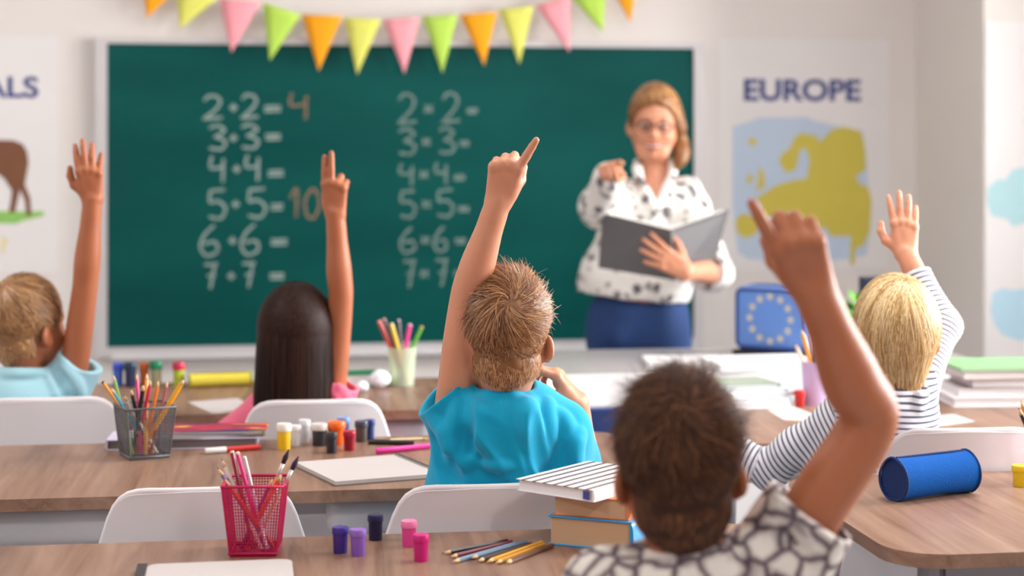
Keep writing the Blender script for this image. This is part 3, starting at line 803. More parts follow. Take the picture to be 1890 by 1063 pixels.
def face_parts(P, M, s, iris, brow, lips=(196, 112, 104), smile=False):
    p = lambda x, y, z: M @ (Vector((x, y, z)) * s)
    R4 = M.to_3x3().to_4x4()
    for sx in (-1, 1):
        c = p(sx * 0.029, 0.0735, 0.004)
        b = MB(); bmesh.ops.create_uvsphere(b.bm, u_segments=16, v_segments=10, radius=0.0105 * s, matrix=Matrix.Translation(c))
        e = P.mb('eye', b, M_eye)
        b = MB(); bmesh.ops.create_uvsphere(b.bm, u_segments=12, v_segments=8, radius=1.0, matrix=Matrix.Translation(p(sx * 0.029, 0.0822, 0.003)) @ R4 @ Matrix.Diagonal((0.0085 * s, 0.0034 * s, 0.0075 * s, 1)))
        P.mb('iris', b, iris, e)
        P.mb('eyebrow', MB().tube([p(sx * 0.014, 0.0865, 0.024), p(sx * 0.028, 0.0855, 0.029), p(sx * 0.045, 0.074, 0.025)], [0.0026 * s, 0.003 * s, 0.0016 * s], 6), brow)
    if smile:
        up = [p(-0.030, 0.074, -0.041), p(-0.016, 0.0885, -0.0485), p(0, 0.093, -0.0505), p(0.016, 0.0885, -0.0485), p(0.030, 0.074, -0.041)]
        lo = [p(-0.030, 0.074, -0.0415), p(-0.016, 0.0865, -0.0605), p(0, 0.089, -0.0665), p(0.016, 0.0865, -0.0605), p(0.030, 0.074, -0.0415)]
        b = MB(); bmesh.ops.create_uvsphere(b.bm, u_segments=16, v_segments=10, radius=1.0, matrix=Matrix.Translation(p(0, 0.0795, -0.0560)) @ R4 @ Matrix.Diagonal((0.025 * s, 0.0130 * s, 0.0062 * s, 1)))
        P.mb('teeth', b, M_teeth)
    else:
        up = [p(-0.021, 0.081, -0.0505), p(-0.008, 0.0905, -0.0485), p(0, 0.0915, -0.0495), p(0.008, 0.0905, -0.0485), p(0.021, 0.081, -0.0505)]
        lo = [p(-0.021, 0.081, -0.051), p(-0.009, 0.0890, -0.0555), p(0, 0.0900, -0.0565), p(0.009, 0.0890, -0.0555), p(0.021, 0.081, -0.051)]
    m = mat('lips', srgb(*lips), 0.45)
    w = [0.0012 * s, 0.0030 * s, 0.0032 * s, 0.0030 * s, 0.0012 * s]
    P.mb('upper_lip', MB().tube(up, w, 8), m); P.mb('lower_lip', MB().tube(lo, w, 8), m)
M_eye = mat('eye_white', srgb(238, 234, 230), 0.2)
M_teeth = mat('teeth', srgb(226, 210, 200), 0.3)
M_iris_brown, M_iris_blue = mat('brown_iris', srgb(58, 36, 22), 0.2), mat('blue_iris', srgb(80, 110, 140), 0.2)

def arm_prims(sh, elb, wr, r=(0.037, 0.031, 0.022)):
    sh, elb, wr = Vector(sh), Vector(elb), Vector(wr)
    um, fm, wm = sh.lerp(elb, 0.5), elb.lerp(wr, 0.3), elb.lerp(wr, 0.75)
    return [limb([sh, um, elb, fm, wm, wr], [r[0], r[0] * 0.96, r[1], r[1] * 1.04, r[2] * 1.1, r[2]], 0.02)]
OPEN = dict(i=(6, 8, 6, 5), m=(1, 6, 5, 4), r=(-4, 8, 7, 5), p=(-10, 10, 9, 6))
def hand_prims(wr, u, n, right, s=1.0, f=OPEN, thumb=((0.62, 0.72, 0.25), (0.85, 0.45, 0.2), (0.95, 0.2, 0.15)), fat=1.0):
    u = Vector(u).normalized(); n = Vector(n); n = (n - u * n.dot(u)).normalized()
    sd = u.cross(n) if right else n.cross(u)
    wr = Vector(wr); L = []
    P = lambda a, b, c=0.0: wr + (u * a + sd * b + n * c) * s
    kn = dict(i=(0.068, 0.0225), m=(0.0715, 0.0075), r=(0.0675, -0.0075), p=(0.060, -0.0215))
    ln = dict(i=(0.029, 0.019, 0.0155), m=(0.032, 0.021, 0.0165), r=(0.029, 0.0195, 0.0155), p=(0.0225, 0.0145, 0.0135))
    for q, (a, b) in kn.items():
        L.append(rc(P(-0.004, b * 0.55), P(a, b), 0.0122 * s, 0.0094 * s * fat, 0.008 * s)); L.append(rc(P(a - 0.002, b, -0.0030), P(a + 0.001, b, -0.0030), 0.0086 * s, 0.0086 * s, 0.004 * s))
    L.append(rc(P(0.02, -0.006, 0.004), P(0.05, 0.0, 0.006), 0.013 * s, 0.012 * s, 0.012 * s))
    L.append(rc(P(0.008, 0.012, 0.005), P(0.036, 0.021, 0.008), 0.012 * s, 0.011 * s, 0.012 * s))
    for q, (a, b) in kn.items():
        ab, *bends = f[q]
        w_ = 0.88 if q == 'p' else 1.0
        rr = [0.0083 * w_, 0.0076 * w_, 0.0068 * w_, 0.0055 * w_]
        ab = math.radians(ab); d0 = u * math.cos(ab) + sd * math.sin(ab)
        pt = P(a, b); ang = 0
        for k in range(3):
            ang += math.radians(bends[k])
            d = d0 * math.cos(ang) + n * math.sin(ang)
            nx = pt + d * ln[q][k] * s
            L.append(rc(pt, nx, rr[k] * s * fat, rr[k + 1] * s * fat, 0.0015 * s if k else 0.004 * s))
            pt = nx
    pt = P(0.014, 0.017, 0.006)
    for k, (d, l, r0, r1) in enumerate(zip(thumb, (0.030, 0.024, 0.019), (0.0125, 0.0095, 0.0085), (0.0098, 0.0086, 0.0068))):
        dv = (u * d[0] + sd * d[1] + n * d[2]).normalized()
        nx = pt + dv * l * s
        L.append(rc(pt, nx, r0 * s, r1 * s, 0.008 * s if k == 0 else 0.004 * s)); pt = nx
    return L
FIST1 = dict(i=(4, 4, 6, 5), m=(0, 82, 92, 60), r=(0, 86, 95, 60), p=(-2, 84, 92, 60))   # index finger up
TH_IN = ((0.75, 0.35, 0.55), (0.75, -0.1, 0.6), (0.5, -0.7, 0.4))

def torso_prims(neck, shL, shR, hip, g=0.0, r=0.072, flare=0.0):
    neck, shL, shR, hip = map(Vector, (neck, shL, shR, hip)); mid = (shL + shR) / 2
    L = []
    for sh in (shL, shR):
        side = (sh - mid).normalized()
        a = mid.lerp(sh, 0.50) + Vector((0, 0, -0.055)); b = hip + side * (0.058 + flare * 0.5)
        L.append(rc(a, b, r + g, r + 0.006 + g + flare * 0.5, 0.05))
    L.append(rc(mid + Vector((0, 0, -0.03)), hip, r * 0.95 + g, r + g + flare * 0.4, 0.05))
    for sh in (shL, shR):
        L.append(rc(neck + Vector((0, 0, -0.035)), mid.lerp(sh, 0.86), 0.034 + g, 0.036 + g, 0.03))
    return L
def seated_legs(P, hip, m, shoes, spread=0.075, fwd=0.36):
    hip = Vector(hip); L = [el(hip + Vector((0, 0.0, 0.0)), (0.135, 0.105, 0.085), None, 0.02)]
    for sx in (-1, 1):
        a = hip + Vector((sx * 0.065, 0.02, -0.005)); k = hip + Vector((sx * (spread + 0.02), fwd, -0.012)); f = Vector((k.x, k.y + 0.02, 0.09))
        L += [rc(a, k, 0.068, 0.052, 0.03), rc(k, f, 0.052, 0.040, 0.02, cap_b=True)]
        q = [rc((f.x, f.y - 0.015, 0.035), (f.x, f.y + 0.11, 0.030), 0.035, 0.029, 0.02), rc((f.x, f.y, 0.05), (f.x, f.y, 0.082), 0.036, 0.034, 0.02), half((0, 0, 0.004), (0, 0, -1), (f.x, f.y, 0.03), 0.3, 0.002)]
        P.sdf('shoe', q, 0.006, shoes)
    P.sdf('trousers', L, 0.007, m, waves(5, 60, 0.004))
def sleeve(a, b, ra, rb, hole=0.0, k=0.02):
    """open-ended sleeve: the arm comes out of a hollow end"""
    a, b = Vector(a), Vector(b); d = (b - a).normalized()
    L = [rc(a, b, ra, rb, k, cap_b=True)]
    cut = [rc(b - d * 0.022, b + d * 0.03, hole or rb - 0.005, hole or rb - 0.005, 0.003, 'sub')]
    return L, cut
def yoke(neck, band=0.0085, up=0.0):
    neck = Vector(neck) + Vector((0, -0.020, 0))
    return [el(neck + Vector((0, -0.004, -0.050)), (0.100, 0.080, 0.062), None, 0.03), rc(neck + Vector((0, 0, -0.004)), neck + Vector((0, 0.004, 0.09)), 0.0500, 0.064, 0.004, 'sub'),
            tor(neck + Vector((0, 0.002, -0.002 + up)), (0, 0.14, 1), 0.0540, band, 0.008)]
def stroke_fold(lines, d0=0.3, d1=9):
    """creases: each follows a measured line laid onto the cloth"""
    def go(f):
        for pts, r, hgt, op in lines:
            Q = []
            path = smooth_path([(x, y, 0) for x, y in pts], 4)
            for q in path:
                p = f.ray(q.x, q.y, d0, d1)
                if p is not None: Q.append(p + Vector((0, r - hgt if op == 'add' else -(r - hgt), 0)))
            n = len(Q)
            for i in range(n - 1):
                w = lambda t: r * (0.45 + 0.55 * math.sin(math.pi * min(max(t, 0.06), 0.94)))
                f.apply(rc(Q[i], Q[i + 1], w(i / (n - 1)), w((i + 1) / (n - 1)), r * 1.4, op))
    return go

# --- hair
def hairline(x, y, z, nape=-0.062, low=0.0):
    f1 = 0.79 * (y - 0.074) - 0.613 * (z - 0.070)                 # behind this slanting plane
    f1b = np.where(np.abs(x) > 0.045, 0.9 * (y + 0.004) - 0.45 * (z + 0.012), -1) if low else np.full_like(np.asarray(x, float), -1)
    f2 = nape - z - 0.0 * y
    return np.maximum(np.maximum(f1, f2), f1b)
def to_local(M, s, X, Y, Z):
    Mi = np.array(M.inverted())
    x = Mi[0, 0] * X + Mi[0, 1] * Y + Mi[0, 2] * Z + Mi[0, 3]; y = Mi[1, 0] * X + Mi[1, 1] * Y + Mi[1, 2] * Z + Mi[1, 3]; z = Mi[2, 0] * X + Mi[2, 1] * Y + Mi[2, 2] * Z + Mi[2, 3]
    return x / s, y / s, z / s
def cap_prim(M, s, th, nape, low=0.0, top=0.0, k=0.006):
    c = CR_C + np.array((0, 0, top / 2)); r = CR_R + th + np.array((0, 0, top / 2))
    def fn(X, Y, Z):
        x, y, z = to_local(M, s, X, Y, Z)
        q = np.sqrt(((x - c[0]) / r[0]) ** 2 + ((y - c[1]) / r[1]) ** 2 + ((z - c[2]) / r[2]) ** 2)
        d = (q - 1) * float(r.min())
        return np.maximum(d, hairline(x, y, z, nape, low)) * s
    cc = A3(M @ Vector(CR_C * s)); m = 0.125 * s
    return dict(op='add', k=k, fn=fn, box=(cc - m, cc + m))
NAPE = ((0, -0.030, -0.028), (0.064, 0.058, 0.072))
def nape_cap(M, s, low):
    c = np.array(NAPE[0]); r = np.array(NAPE[1]) - 0.0012
    def fn(X, Y, Z):
        x, y, z = to_local(M, s, X, Y, Z)
        q = np.sqrt(((x - c[0]) / r[0]) ** 2 + ((y - c[1]) / r[1]) ** 2 + ((z - c[2]) / r[2]) ** 2)
        return np.maximum(np.maximum((q - 1) * 0.045, low - z + 0.45 * np.abs(x)), y + 0.028) * s
    cc = A3(M @ Vector(c * s)); m = 0.07 * s
    return dict(op='add', k=0.006, fn=fn, box=(cc - m, cc + m))
def nape_strands(M, n, seed, tones, low, ln=0.010):
    return strands(M, 1.0, n, (0, 0, 1), seed, tones, ln, ln, lift=0.05, swirl=0, nape=low, ell=NAPE, grav=1.0, jit=0.2, K=4)
def ribbons(paths, normals, width, tones):
    """paths (N,K,3) -> flat tapering strands"""
    N, K, _ = paths.shape
    tan = np.gradient(paths, axis=1); sd = np.cross(tan, normals); sd /= np.linalg.norm(sd, axis=2, keepdims=True) + 1e-9
    t = np.linspace(0, 1, K); w = (width * (1 - 0.75 * t ** 2))[None, :, None] if np.isscalar(width) else width[:, None, None] * (1 - 0.75 * t ** 2)[None, :, None]
    V = np.stack([paths - sd * w, paths + sd * w], 2).reshape(-1, 3)
    b = (np.arange(N) * K * 2)[:, None] + (np.arange(K - 1) * 2)[None, :]
    F = np.stack([b, b + 1, b + 3, b + 2], -1).reshape(-1, 4)
    return V, F, np.repeat(tones, K * 2, axis=0)
def strands(M, s, n, whorl, seed, tones, len_top, len_side, th=0.006, top=0.0, lift=0.3, swirl=0.5, nape=-0.062, low=0.0, width=0.0016, K=6, hang=None, drop=None, inward=0.0, ell=None, grav=0.0, flow=None, jit=0.25):
    rg = np.random.default_rng(seed)
    c = CR_C + np.array((0, 0, top / 2)); r = CR_R + th + np.array((0, 0, top / 2))
    if ell is not None: c, r = np.array(ell[0]), np.array(ell[1])
    D = rg.normal(size=(n * (12 if ell is not None else 2), 3)); D /= np.linalg.norm(D, axis=1, keepdims=True)
    P = c + r * D
    ok = hairline(P[:, 0], P[:, 1], P[:, 2], nape, low) < 0
    if ell is not None: ok &= (P[:, 1] < -0.028) & (P[:, 2] < 0.0) & (P[:, 2] > nape + 0.45 * np.abs(P[:, 0]) * rg.uniform(0.7, 1.1, len(P)))
    D = D[ok][:n]; n = len(D)
    w = np.array(whorl, float); w /= np.linalg.norm(w)
    z = (c + r * D)[:, 2]
    tt = np.clip((z - 0.0) / 0.085, 0, 1); tt = tt * tt * (3 - 2 * tt)
    ln = (len_side + (len_top - len_side) * tt) * rg.uniform(0.7, 1.2, n)
    Kc = rg.normal(size=(5, 3)) * 13; ph = rg.uniform(0, 6.28, 5)
    clump = np.sin(D @ Kc.T + ph); cn_ = clump.mean(1) * 1.6                       # locks that lie together
    off = np.zeros(n); J = rg.normal(size=(n, 3)) * jit + clump[:, :3] * jit * 0.9
    lf = np.maximum(lift * rg.uniform(0.6, 1.4, n) * (1 + 0.5 * cn_), 0) * (0.25 + 0.75 * tt)
    out = []; nr = []
    Pn = c + r * D; hung = np.zeros(n, bool)
    for k in range(K):
        nn = D / r; nn /= np.linalg.norm(nn, axis=1, keepdims=True)
        pos = np.where(hung[:, None], Pn, c + r * D + nn * off[:, None]); Pn = pos
        out.append(pos.copy()); nr.append(nn)
        dw = D @ w
        tg = D * dw[:, None] - w; tg += swirl * np.cross(D, tg)
        if flow is not None: tg = flow(D, tg)
        tg = tg / (np.linalg.norm(tg, axis=1, keepdims=True) + 1e-6) + J
        tg[:, 2] -= grav
        tg -= nn * np.sum(tg * nn, 1, keepdims=True); tg /= np.linalg.norm(tg, axis=1, keepdims=True) + 1e-6
        st = ln / (K - 1)
        Dn = D + tg * (st * np.cos(lf))[:, None] / r; Dn /= np.linalg.norm(Dn, axis=1, keepdims=True)
        if hang is not None:
            hung = hung | (pos[:, 2] < hang)
            dv = np.array(drop if drop is not None else (0, 0, -1.0)) + J * 0.25
            dv[:, :2] -= inward * (pos[:, :2] - c[:2]) / 0.09
            Pn = np.where(hung[:, None], pos + dv * st[:, None], pos)
        D = np.where(hung[:, None], D, Dn)
        off = off + st * np.sin(lf) * (0.5 + k / K)
    P = np.stack(out, 1) * s; N = np.stack(nr, 1)
    Rm = np.array(M)
    P = P @ Rm[:3, :3].T + Rm[:3, 3]; N = N @ Rm[:3, :3].T
    tn = np.array([srgb(*t)[:3] for t in tones]); pick = rg.integers(0, len(tn), n)
    tc = tn[pick] * (rg.uniform(0.92, 1.08, (n, 1)) * (1 + 0.16 * cn_[:, None]))
    return P, N, tc
def hair_object(P, sets, cap, m, cap_tone, h=0.0035, capdisp=None):
    f = Field(cap, h)
    if capdisp: f.disp(capdisp)
    V, F = f.mesh(); n0 = len(V); C_ = np.tile(np.array(srgb(*cap_tone)[:3]), (n0, 1))
    Vs, Fs, Cs = [V], [F], [C_]; n = n0
    for paths, norms, width, tones in sets:
        v, f_, c_ = ribbons(paths, norms, width, tones)
        Vs.append(v); Fs.append(f_ + n); Cs.append(c_); n += len(v)
    o = P.mesh('hair', np.concatenate(Vs), np.concatenate(Fs), m)
    colour_attr(o.data, np.concatenate(Cs))
    return o
# ------------------------------------------------------------------ boy in the turquoise shirt
DENIM = mat('dark_denim', srgb(52, 66, 96), 0.8, 0.15, 80, 0.2, 400)
SHOE = mat('grey_canvas_shoe', srgb(120, 122, 128), 0.8, 0.1, 60)
SKIN_FAIR = skin('fair_skin', srgb(210, 146, 116))
SKIN_TAN = skin('tan_skin', srgb(172, 103, 69))
BROW = mat('light_brow', srgb(150, 112, 80), 0.8); BROW_D = mat('dark_brow', srgb(60, 42, 30), 0.8)

def boy_turquoise():
    P = Person('boy in a turquoise T-shirt pointing one finger up', C(935, 900, 3.13))
    M = head_matrix(C(935, 634, 3.11), 0, 4, 0)
    neck = C(932, 722, 3.13); shL, shR, hip = C(838, 756, 3.13), C(1042, 786, 3.13), C(932, 1120, 3.14); hip.z = 0.53
    elL, wrL = C(862, 548, 3.08), C(921, 368, 3.03)
    elR, wrR = C(1082, 893, 3.36), C(1066, 742, 3.33)
    body = head_prims(M) + [rc(M @ Vector((0, -0.022, -0.045)), neck + Vector((0, 0, -0.03)), 0.047, 0.047, 0.014)]
    body += torso_prims(neck, shL, shR, hip, -0.020) + arm_prims(shL, elL, wrL, (0.037, 0.031, 0.0225)) + arm_prims(shR, elR, wrR, (0.036, 0.031, 0.0225))
    f1 = dict(FIST1); f1['i'] = (17, 2, -2, -4)
    body += hand_prims(wrL, C(936, 300, 3.0) - wrL, (0.12, 1, 0.15), False, 1.02, f1, TH_IN, 1.05)
    body += hand_prims(wrR, Vector((-0.60, -0.05, 0.80)), Vector((-0.80, 0.10, -0.60)), True, 1.04, dict(i=(9, 30, 62, 40), m=(2, 36, 66, 40), r=(-5, 42, 66, 40), p=(-12, 48, 64, 40)), TH_IN)
    P.sdf('body', body, 0.003, SKIN_FAIR)
    face_parts(P, M, 1.0, M_iris_blue, BROW)
    # shirt
    sl, c1 = sleeve(C(872, 792, 3.13), C(815, 726, 3.125), 0.064, 0.060, 0.053, 0.03)
    sr, c2 = sleeve(C(1040, 798, 3.13), C(1070, 868, 3.27), 0.050, 0.047, 0.041, 0.03)
    sh = torso_prims(neck, C(850, 764, 3.13), C(1036, 792, 3.13), hip, 0.010, flare=0.035) + sl + sr
    sh += [rc(C(870, 800, 3.13), C(845, 905, 3.13), 0.055, 0.060, 0.04), rc(C(1010, 830, 3.13), C(1035, 900, 3.13), 0.055, 0.055, 0.04)]
    sh += [rc(C(900, 752, 3.13), C(970, 755, 3.13), 0.056, 0.056, 0.03)]
    sh += c1 + c2
    sh += yoke(neck)
    fo = stroke_fold([
        ([(868, 745), (872, 780), (880, 800), (900, 806)], 0.0110, 0.0048, 'add'), ([(845, 752), (838, 800), (848, 845), (870, 848), (878, 800)], 0.0123, 0.0043, 'add'),
        ([(880, 760), (900, 800), (930, 840), (965, 890)], 0.0178, 0.0065, 'add'), ([(940, 730), (955, 760), (985, 800)], 0.0138, 0.0043, 'add'),
        ([(978, 745), (975, 780), (985, 830), (990, 890)], 0.0151, 0.0054, 'add'), ([(1012, 745), (1010, 780), (1016, 810)], 0.0110, 0.0048, 'add'),
        ([(1030, 765), (1045, 790), (1050, 830)], 0.0110, 0.0043, 'add'), ([(1068, 800), (1058, 840), (1062, 890)], 0.0123, 0.0054, 'add'),
        ([(797, 812), (815, 855), (840, 900)], 0.0151, 0.0065, 'sub'), ([(890, 770), (925, 815), (950, 880)], 0.0151, 0.0032, 'sub'),
        ([(858, 740), (856, 790), (862, 830)], 0.0123, 0.0032, 'sub'), ([(1040, 830), (1030, 870), (1035, 900)], 0.0138, 0.0054, 'sub'), ([(800, 770), (820, 800), (835, 850)], 0.0110, 0.0032, 'add'),
        ([(995, 770), (1000, 830), (1012, 880)], 0.0123, 0.0043, 'sub'), ([(875, 850), (915, 860), (945, 862)], 0.0083, 0.0022, 'add')], 2.8, 3.2)
    m = mat('turquoise_cotton', srgb(0, 158, 198), 0.8, 0.05, 26, 0.12, 700, sheen=0.2, spec=0.25)
    P.sdf('t_shirt', sh, 0.003, m, waves(3, 42, 0.0032, 8, (1.3, 0.6, 0.7)), fo)
    seated_legs(P, Vector((hip.x, hip.y + 0.02, 0.525)), DENIM, SHOE)
    # short blond hair with a crown whorl
    tones = [(146, 94, 56), (168, 118, 76), (114, 70, 42), (190, 144, 98), (96, 58, 34)]
    w = (0.08, -0.86, 0.45)
    st = strands(M, 1.0, 16000, w, 11, tones, 0.055, 0.010, th=0.0025, top=0.016, lift=0.22, swirl=0.55, nape=-0.047, grav=0.25, jit=0.12, K=5)
    s2 = strands(M, 1.0, 1200, w, 12, tones, 0.062, 0.010, th=0.004, top=0.018, lift=0.34, swirl=0.45, nape=-0.05, grav=0.1, jit=0.35)
    s3 = nape_strands(M, 3500, 13, tones + [(196, 152, 118)], -0.070)
    hair_object(P, [(st[0], st[1], 0.0007, st[2]), (s2[0], s2[1], 0.0006, s2[2]), (s3[0], s3[1], 0.0006, s3[2])], [cap_prim(M, 1.0, 0.0022, -0.044, 0.0, 0.016), nape_cap(M, 1.0, -0.066)], M_hair, (132, 88, 54), capdisp=waves(2, 180, 0.0012))
boy_turquoise()

# ------------------------------------------------------------------ boy in the patterned shirt, nearest row
def boy_patterned():
    P = Person('boy with brown hair in a grey and white patterned shirt, arm bent', C(1262, 1200, 2.2))
    M = head_matrix(C(1252, 877, 2.2), 4, 4, -2)
    neck = C(1262, 1010, 2.22); shL, shR, hip = C(1105, 1085, 2.2), C(1428, 1060, 2.22), C(1265, 1500, 2.25); hip.z = 0.53
    elR, wrR = C(1603, 778, 2.19), C(1500, 528, 2.12)
    elL, wrL = C(1090, 1290, 2.36), C(1180, 1235, 2.58); elL.z = 0.755; wrL.z = 0.752
    body = head_prims(M, 1.0, 1.05) + [rc(M @ Vector((0, -0.022, -0.045)), neck + Vector((0, 0, -0.03)), 0.046, 0.046, 0.014)]
    body += torso_prims(neck, shL, shR, hip, -0.020) + arm_prims(shR, elR, wrR, (0.042, 0.038, 0.0265)) + arm_prims(shL, elL, wrL, (0.040, 0.034, 0.0245))
    f1 = dict(i=(7, 6, 5, 4), m=(1, 66, 88, 60), r=(-2, 66, 92, 60), p=(-5, 62, 90, 60))
    body += hand_prims(wrR, C(1463, 428, 2.07) - wrR, (0.05, 1, 0.25), True, 1.13, f1, ((0.8, 0.42, 0.35), (0.9, -0.05, 0.5), (0.6, -0.6, 0.5)), 1.05)
    body += hand_prims(wrL, Vector((0.75, 0.65, 0.0)), Vector((0, 0, -1)), False, 1.08, OPEN)
    P.sdf('body', body, 0.003, SKIN_TAN)
    face_parts(P, M, 1.0, M_iris_brown, BROW_D)
    sl, c1 = sleeve(C(1418, 1065, 2.22), C(1500, 945, 2.205), 0.070, 0.064, 0.053, 0.03)
    s2, c2 = sleeve(C(1115, 1095, 2.2), C(1085, 1190, 2.26), 0.056, 0.052, 0.044, 0.03)
    sh = torso_prims(neck, C(1120, 1090, 2.2), C(1408, 1068, 2.22), hip, 0.010, flare=0.03) + sl + s2 + c1 + c2
    sh += yoke(neck)
    fo = stroke_fold([([(1380, 1000), (1400, 1040), (1410, 1063)], 0.012, 0.004, 'add'), ([(1440, 985), (1470, 1020), (1490, 1060)], 0.012, 0.005, 'sub'), ([(1340, 1020), (1360, 1063)], 0.012, 0.004, 'add')], 1.9, 2.4)
    m, nt, b = node_mat('leaf_print_cotton')
    tc = nt.nodes.new('ShaderNodeTexCoord'); nz = nt.nodes.new('ShaderNodeTexNoise'); nz.inputs['Scale'].default_value = 28
    va = nt.nodes.new('ShaderNodeVectorMath'); va.operation = 'MULTIPLY_ADD'; va.inputs[1].default_value = (0.02,) * 3
    nt.links.new(tc.outputs['Object'], nz.inputs['Vector']); nt.links.new(nz.outputs['Color'], va.inputs[0]); nt.links.new(tc.outputs['Object'], va.inputs[2])
    vo = nt.nodes.new('ShaderNodeTexVoronoi'); vo.feature = 'DISTANCE_TO_EDGE'; vo.inputs['Scale'].default_value = 26
    nt.links.new(va.outputs[0], vo.inputs['Vector'])
    r = nt.nodes.new('ShaderNodeValToRGB'); e = r.color_ramp.elements
    e[0].position = 0.03; e[0].color = srgb(80, 66, 76); e[1].position = 0.22; e[1].color = srgb(222, 214, 206)
    x = e.new(0.09); x.color = srgb(164, 152, 150)
    nt.links.new(vo.outputs['Distance'], r.inputs['Fac']); nt.links.new(r.outputs['Color'], b.inputs['Base Color']); b.inputs['Roughness'].default_value = 0.85
    P.sdf('shirt', sh, 0.004, m, waves(8, 45, 0.003), fo)
    seated_legs(P, Vector((hip.x, hip.y, 0.525)), DENIM, SHOE, fwd=0.34)
    tones = [(70, 41, 26), (90, 54, 34), (48, 27, 18), (118, 76, 50), (58, 33, 22)]
    w = (0.02, -0.70, 0.70)
    st = strands(M, 1.0, 17000, w, 21, tones, 0.045, 0.018, th=0.004, top=0.014, lift=0.18, swirl=0.6, nape=-0.047, grav=0.4, jit=0.16, K=5)
    s2 = strands(M, 1.0, 3000, w, 22, tones, 0.052, 0.018, th=0.005, top=0.015, lift=0.42, swirl=0.5, nape=-0.03, grav=0.15, jit=0.4)
    s3 = nape_strands(M, 3500, 23, tones, -0.088, 0.014)
    hair_object(P, [(st[0], st[1], 0.0008, st[2]), (s2[0], s2[1], 0.0006, s2[2]), (s3[0], s3[1], 0.0008, s3[2])], [cap_prim(M, 1.0, 0.003, -0.044, 0.0, 0.014), nape_cap(M, 1.0, -0.084)], M_hair_matt, (56, 32, 21), capdisp=waves(4, 160, 0.0014))
boy_patterned()

# ------------------------------------------------------------------ girl with long dark hair
def girl_pink():
    P = Person('girl with long straight dark hair and pink top raising her hand', C(548, 740, 4.17))
    M = head_matrix(C(548, 634, 4.17), 0, 0, 0)
    neck = C(548, 722, 4.18); shL, shR, hip = C(480, 756, 4.19), C(612, 750, 4.19), C(548, 900, 4.2); hip.z = 0.53
    elR, wrR = C(629, 552, 4.14), C(619, 392, 4.1)
    elL, wrL = C(412, 850, 4.22), C(470, 900, 4.46); wrL.z = 0.60
    body = head_prims(M) + [rc(M @ Vector((0, -0.02, -0.045)), neck + Vector((0, 0, -0.03)), 0.043, 0.043, 0.014)]
    body += torso_prims(neck, shL, shR, hip, -0.020, 0.068) + arm_prims(shR, elR, wrR, (0.034, 0.030, 0.0225)) + arm_prims(shL, elL, wrL, (0.034, 0.029, 0.022))
    f = dict(i=(1, 4, 3, 2), m=(-1, 3, 3, 2), r=(-10, 62, 82, 50), p=(-16, 66, 82, 50))
    body += hand_prims(wrR, C(616, 300, 4.08) - wrR, (0.15, 1, 0.1), True, 1.04, f, TH_IN, 1.05)
    body += hand_prims(wrL, Vector((0.5, 0.85, -0.1)), Vector((0, 0, -1)), False, 0.98, OPEN)
    P.sdf('body', body, 0.003, SKIN_TAN)
    face_parts(P, M, 1.0, M_iris_brown, BROW_D)
    sl, c1 = sleeve(C(598, 768, 4.19), C(626, 704, 4.18), 0.057, 0.054, 0.046, 0.03)
    s2, c2 = sleeve(C(488, 762, 4.19), C(412, 815, 4.25), 0.052, 0.046, 0.038, 0.03)
    sh = torso_prims(neck, C(484, 760, 4.19), C(606, 757, 4.19), hip, 0.010, 0.068, 0.02) + sl + s2 + c1 + c2
    sh += yoke(neck)
    m = mat('pink_cotton', srgb(236, 106, 138), 0.8, 0.05, 24, 0.1, 600, sheen=0.2)
    P.sdf('top', sh, 0.004, m, waves(9, 55, 0.003), stroke_fold([([(600, 705), (615, 725), (625, 742)], 0.009, 0.003, 'add'), ([(612, 700), (630, 722), (640, 742)], 0.009, 0.003, 'add')], 4.0, 4.3))
    seated_legs(P, Vector((hip.x, hip.y + 0.02, 0.525)), mat('grey_leggings', srgb(92, 92, 104), 0.85), SHOE, fwd=0.34)
    tones = [(36, 20, 16), (46, 26, 20), (28, 16, 14), (58, 34, 26)]
    # under-layer: cap and hanging curtain of hair
    cap = [cap_prim(M, 1.0, 0.0145, -0.03, 0.0, 0.010)]
    bot = C(540, 772, 4.1).z
    for a in np.linspace(-100, 100, 15):
        t = math.radians(a); x, y = math.sin(t) * 0.064, -math.cos(t) * 0.084 - 0.008
        p = M @ Vector((x, y, 0.045)); lean = -0.022 if x < 0 else 0.0
        zz = bot + 0.012 * math.cos(t * 3) + (0.02 if x > 0.05 else 0)
        cap.append(rc(p, Vector((p.x * 1.0 + lean + (p.x - M.translation.x) * 0.10, p.y + 0.004, zz)), 0.016, 0.014, 0.03))
    st = strands(M, 1.0, 9000, (0.0, -0.1, 1.0), 31, tones, 0.34, 0.25, th=0.0235, top=0.010, lift=0.0, swirl=0.0, nape=0.0, K=10, hang=0.03, drop=(-0.03, -0.01, -1.0), jit=0.05)
    # strands that hang in front of the shoulders keep to the back half
    y_ok = (st[0][:, 0, 1] < M.translation.y + 0.035)
    hair_object(P, [(st[0][y_ok], st[1][y_ok], 0.0011, st[2][y_ok])], cap, M_hair_dark, (34, 20, 17), 0.004, waves(6, 120, 0.0015, 6, (2, 2, 0.15)))
girl_pink()

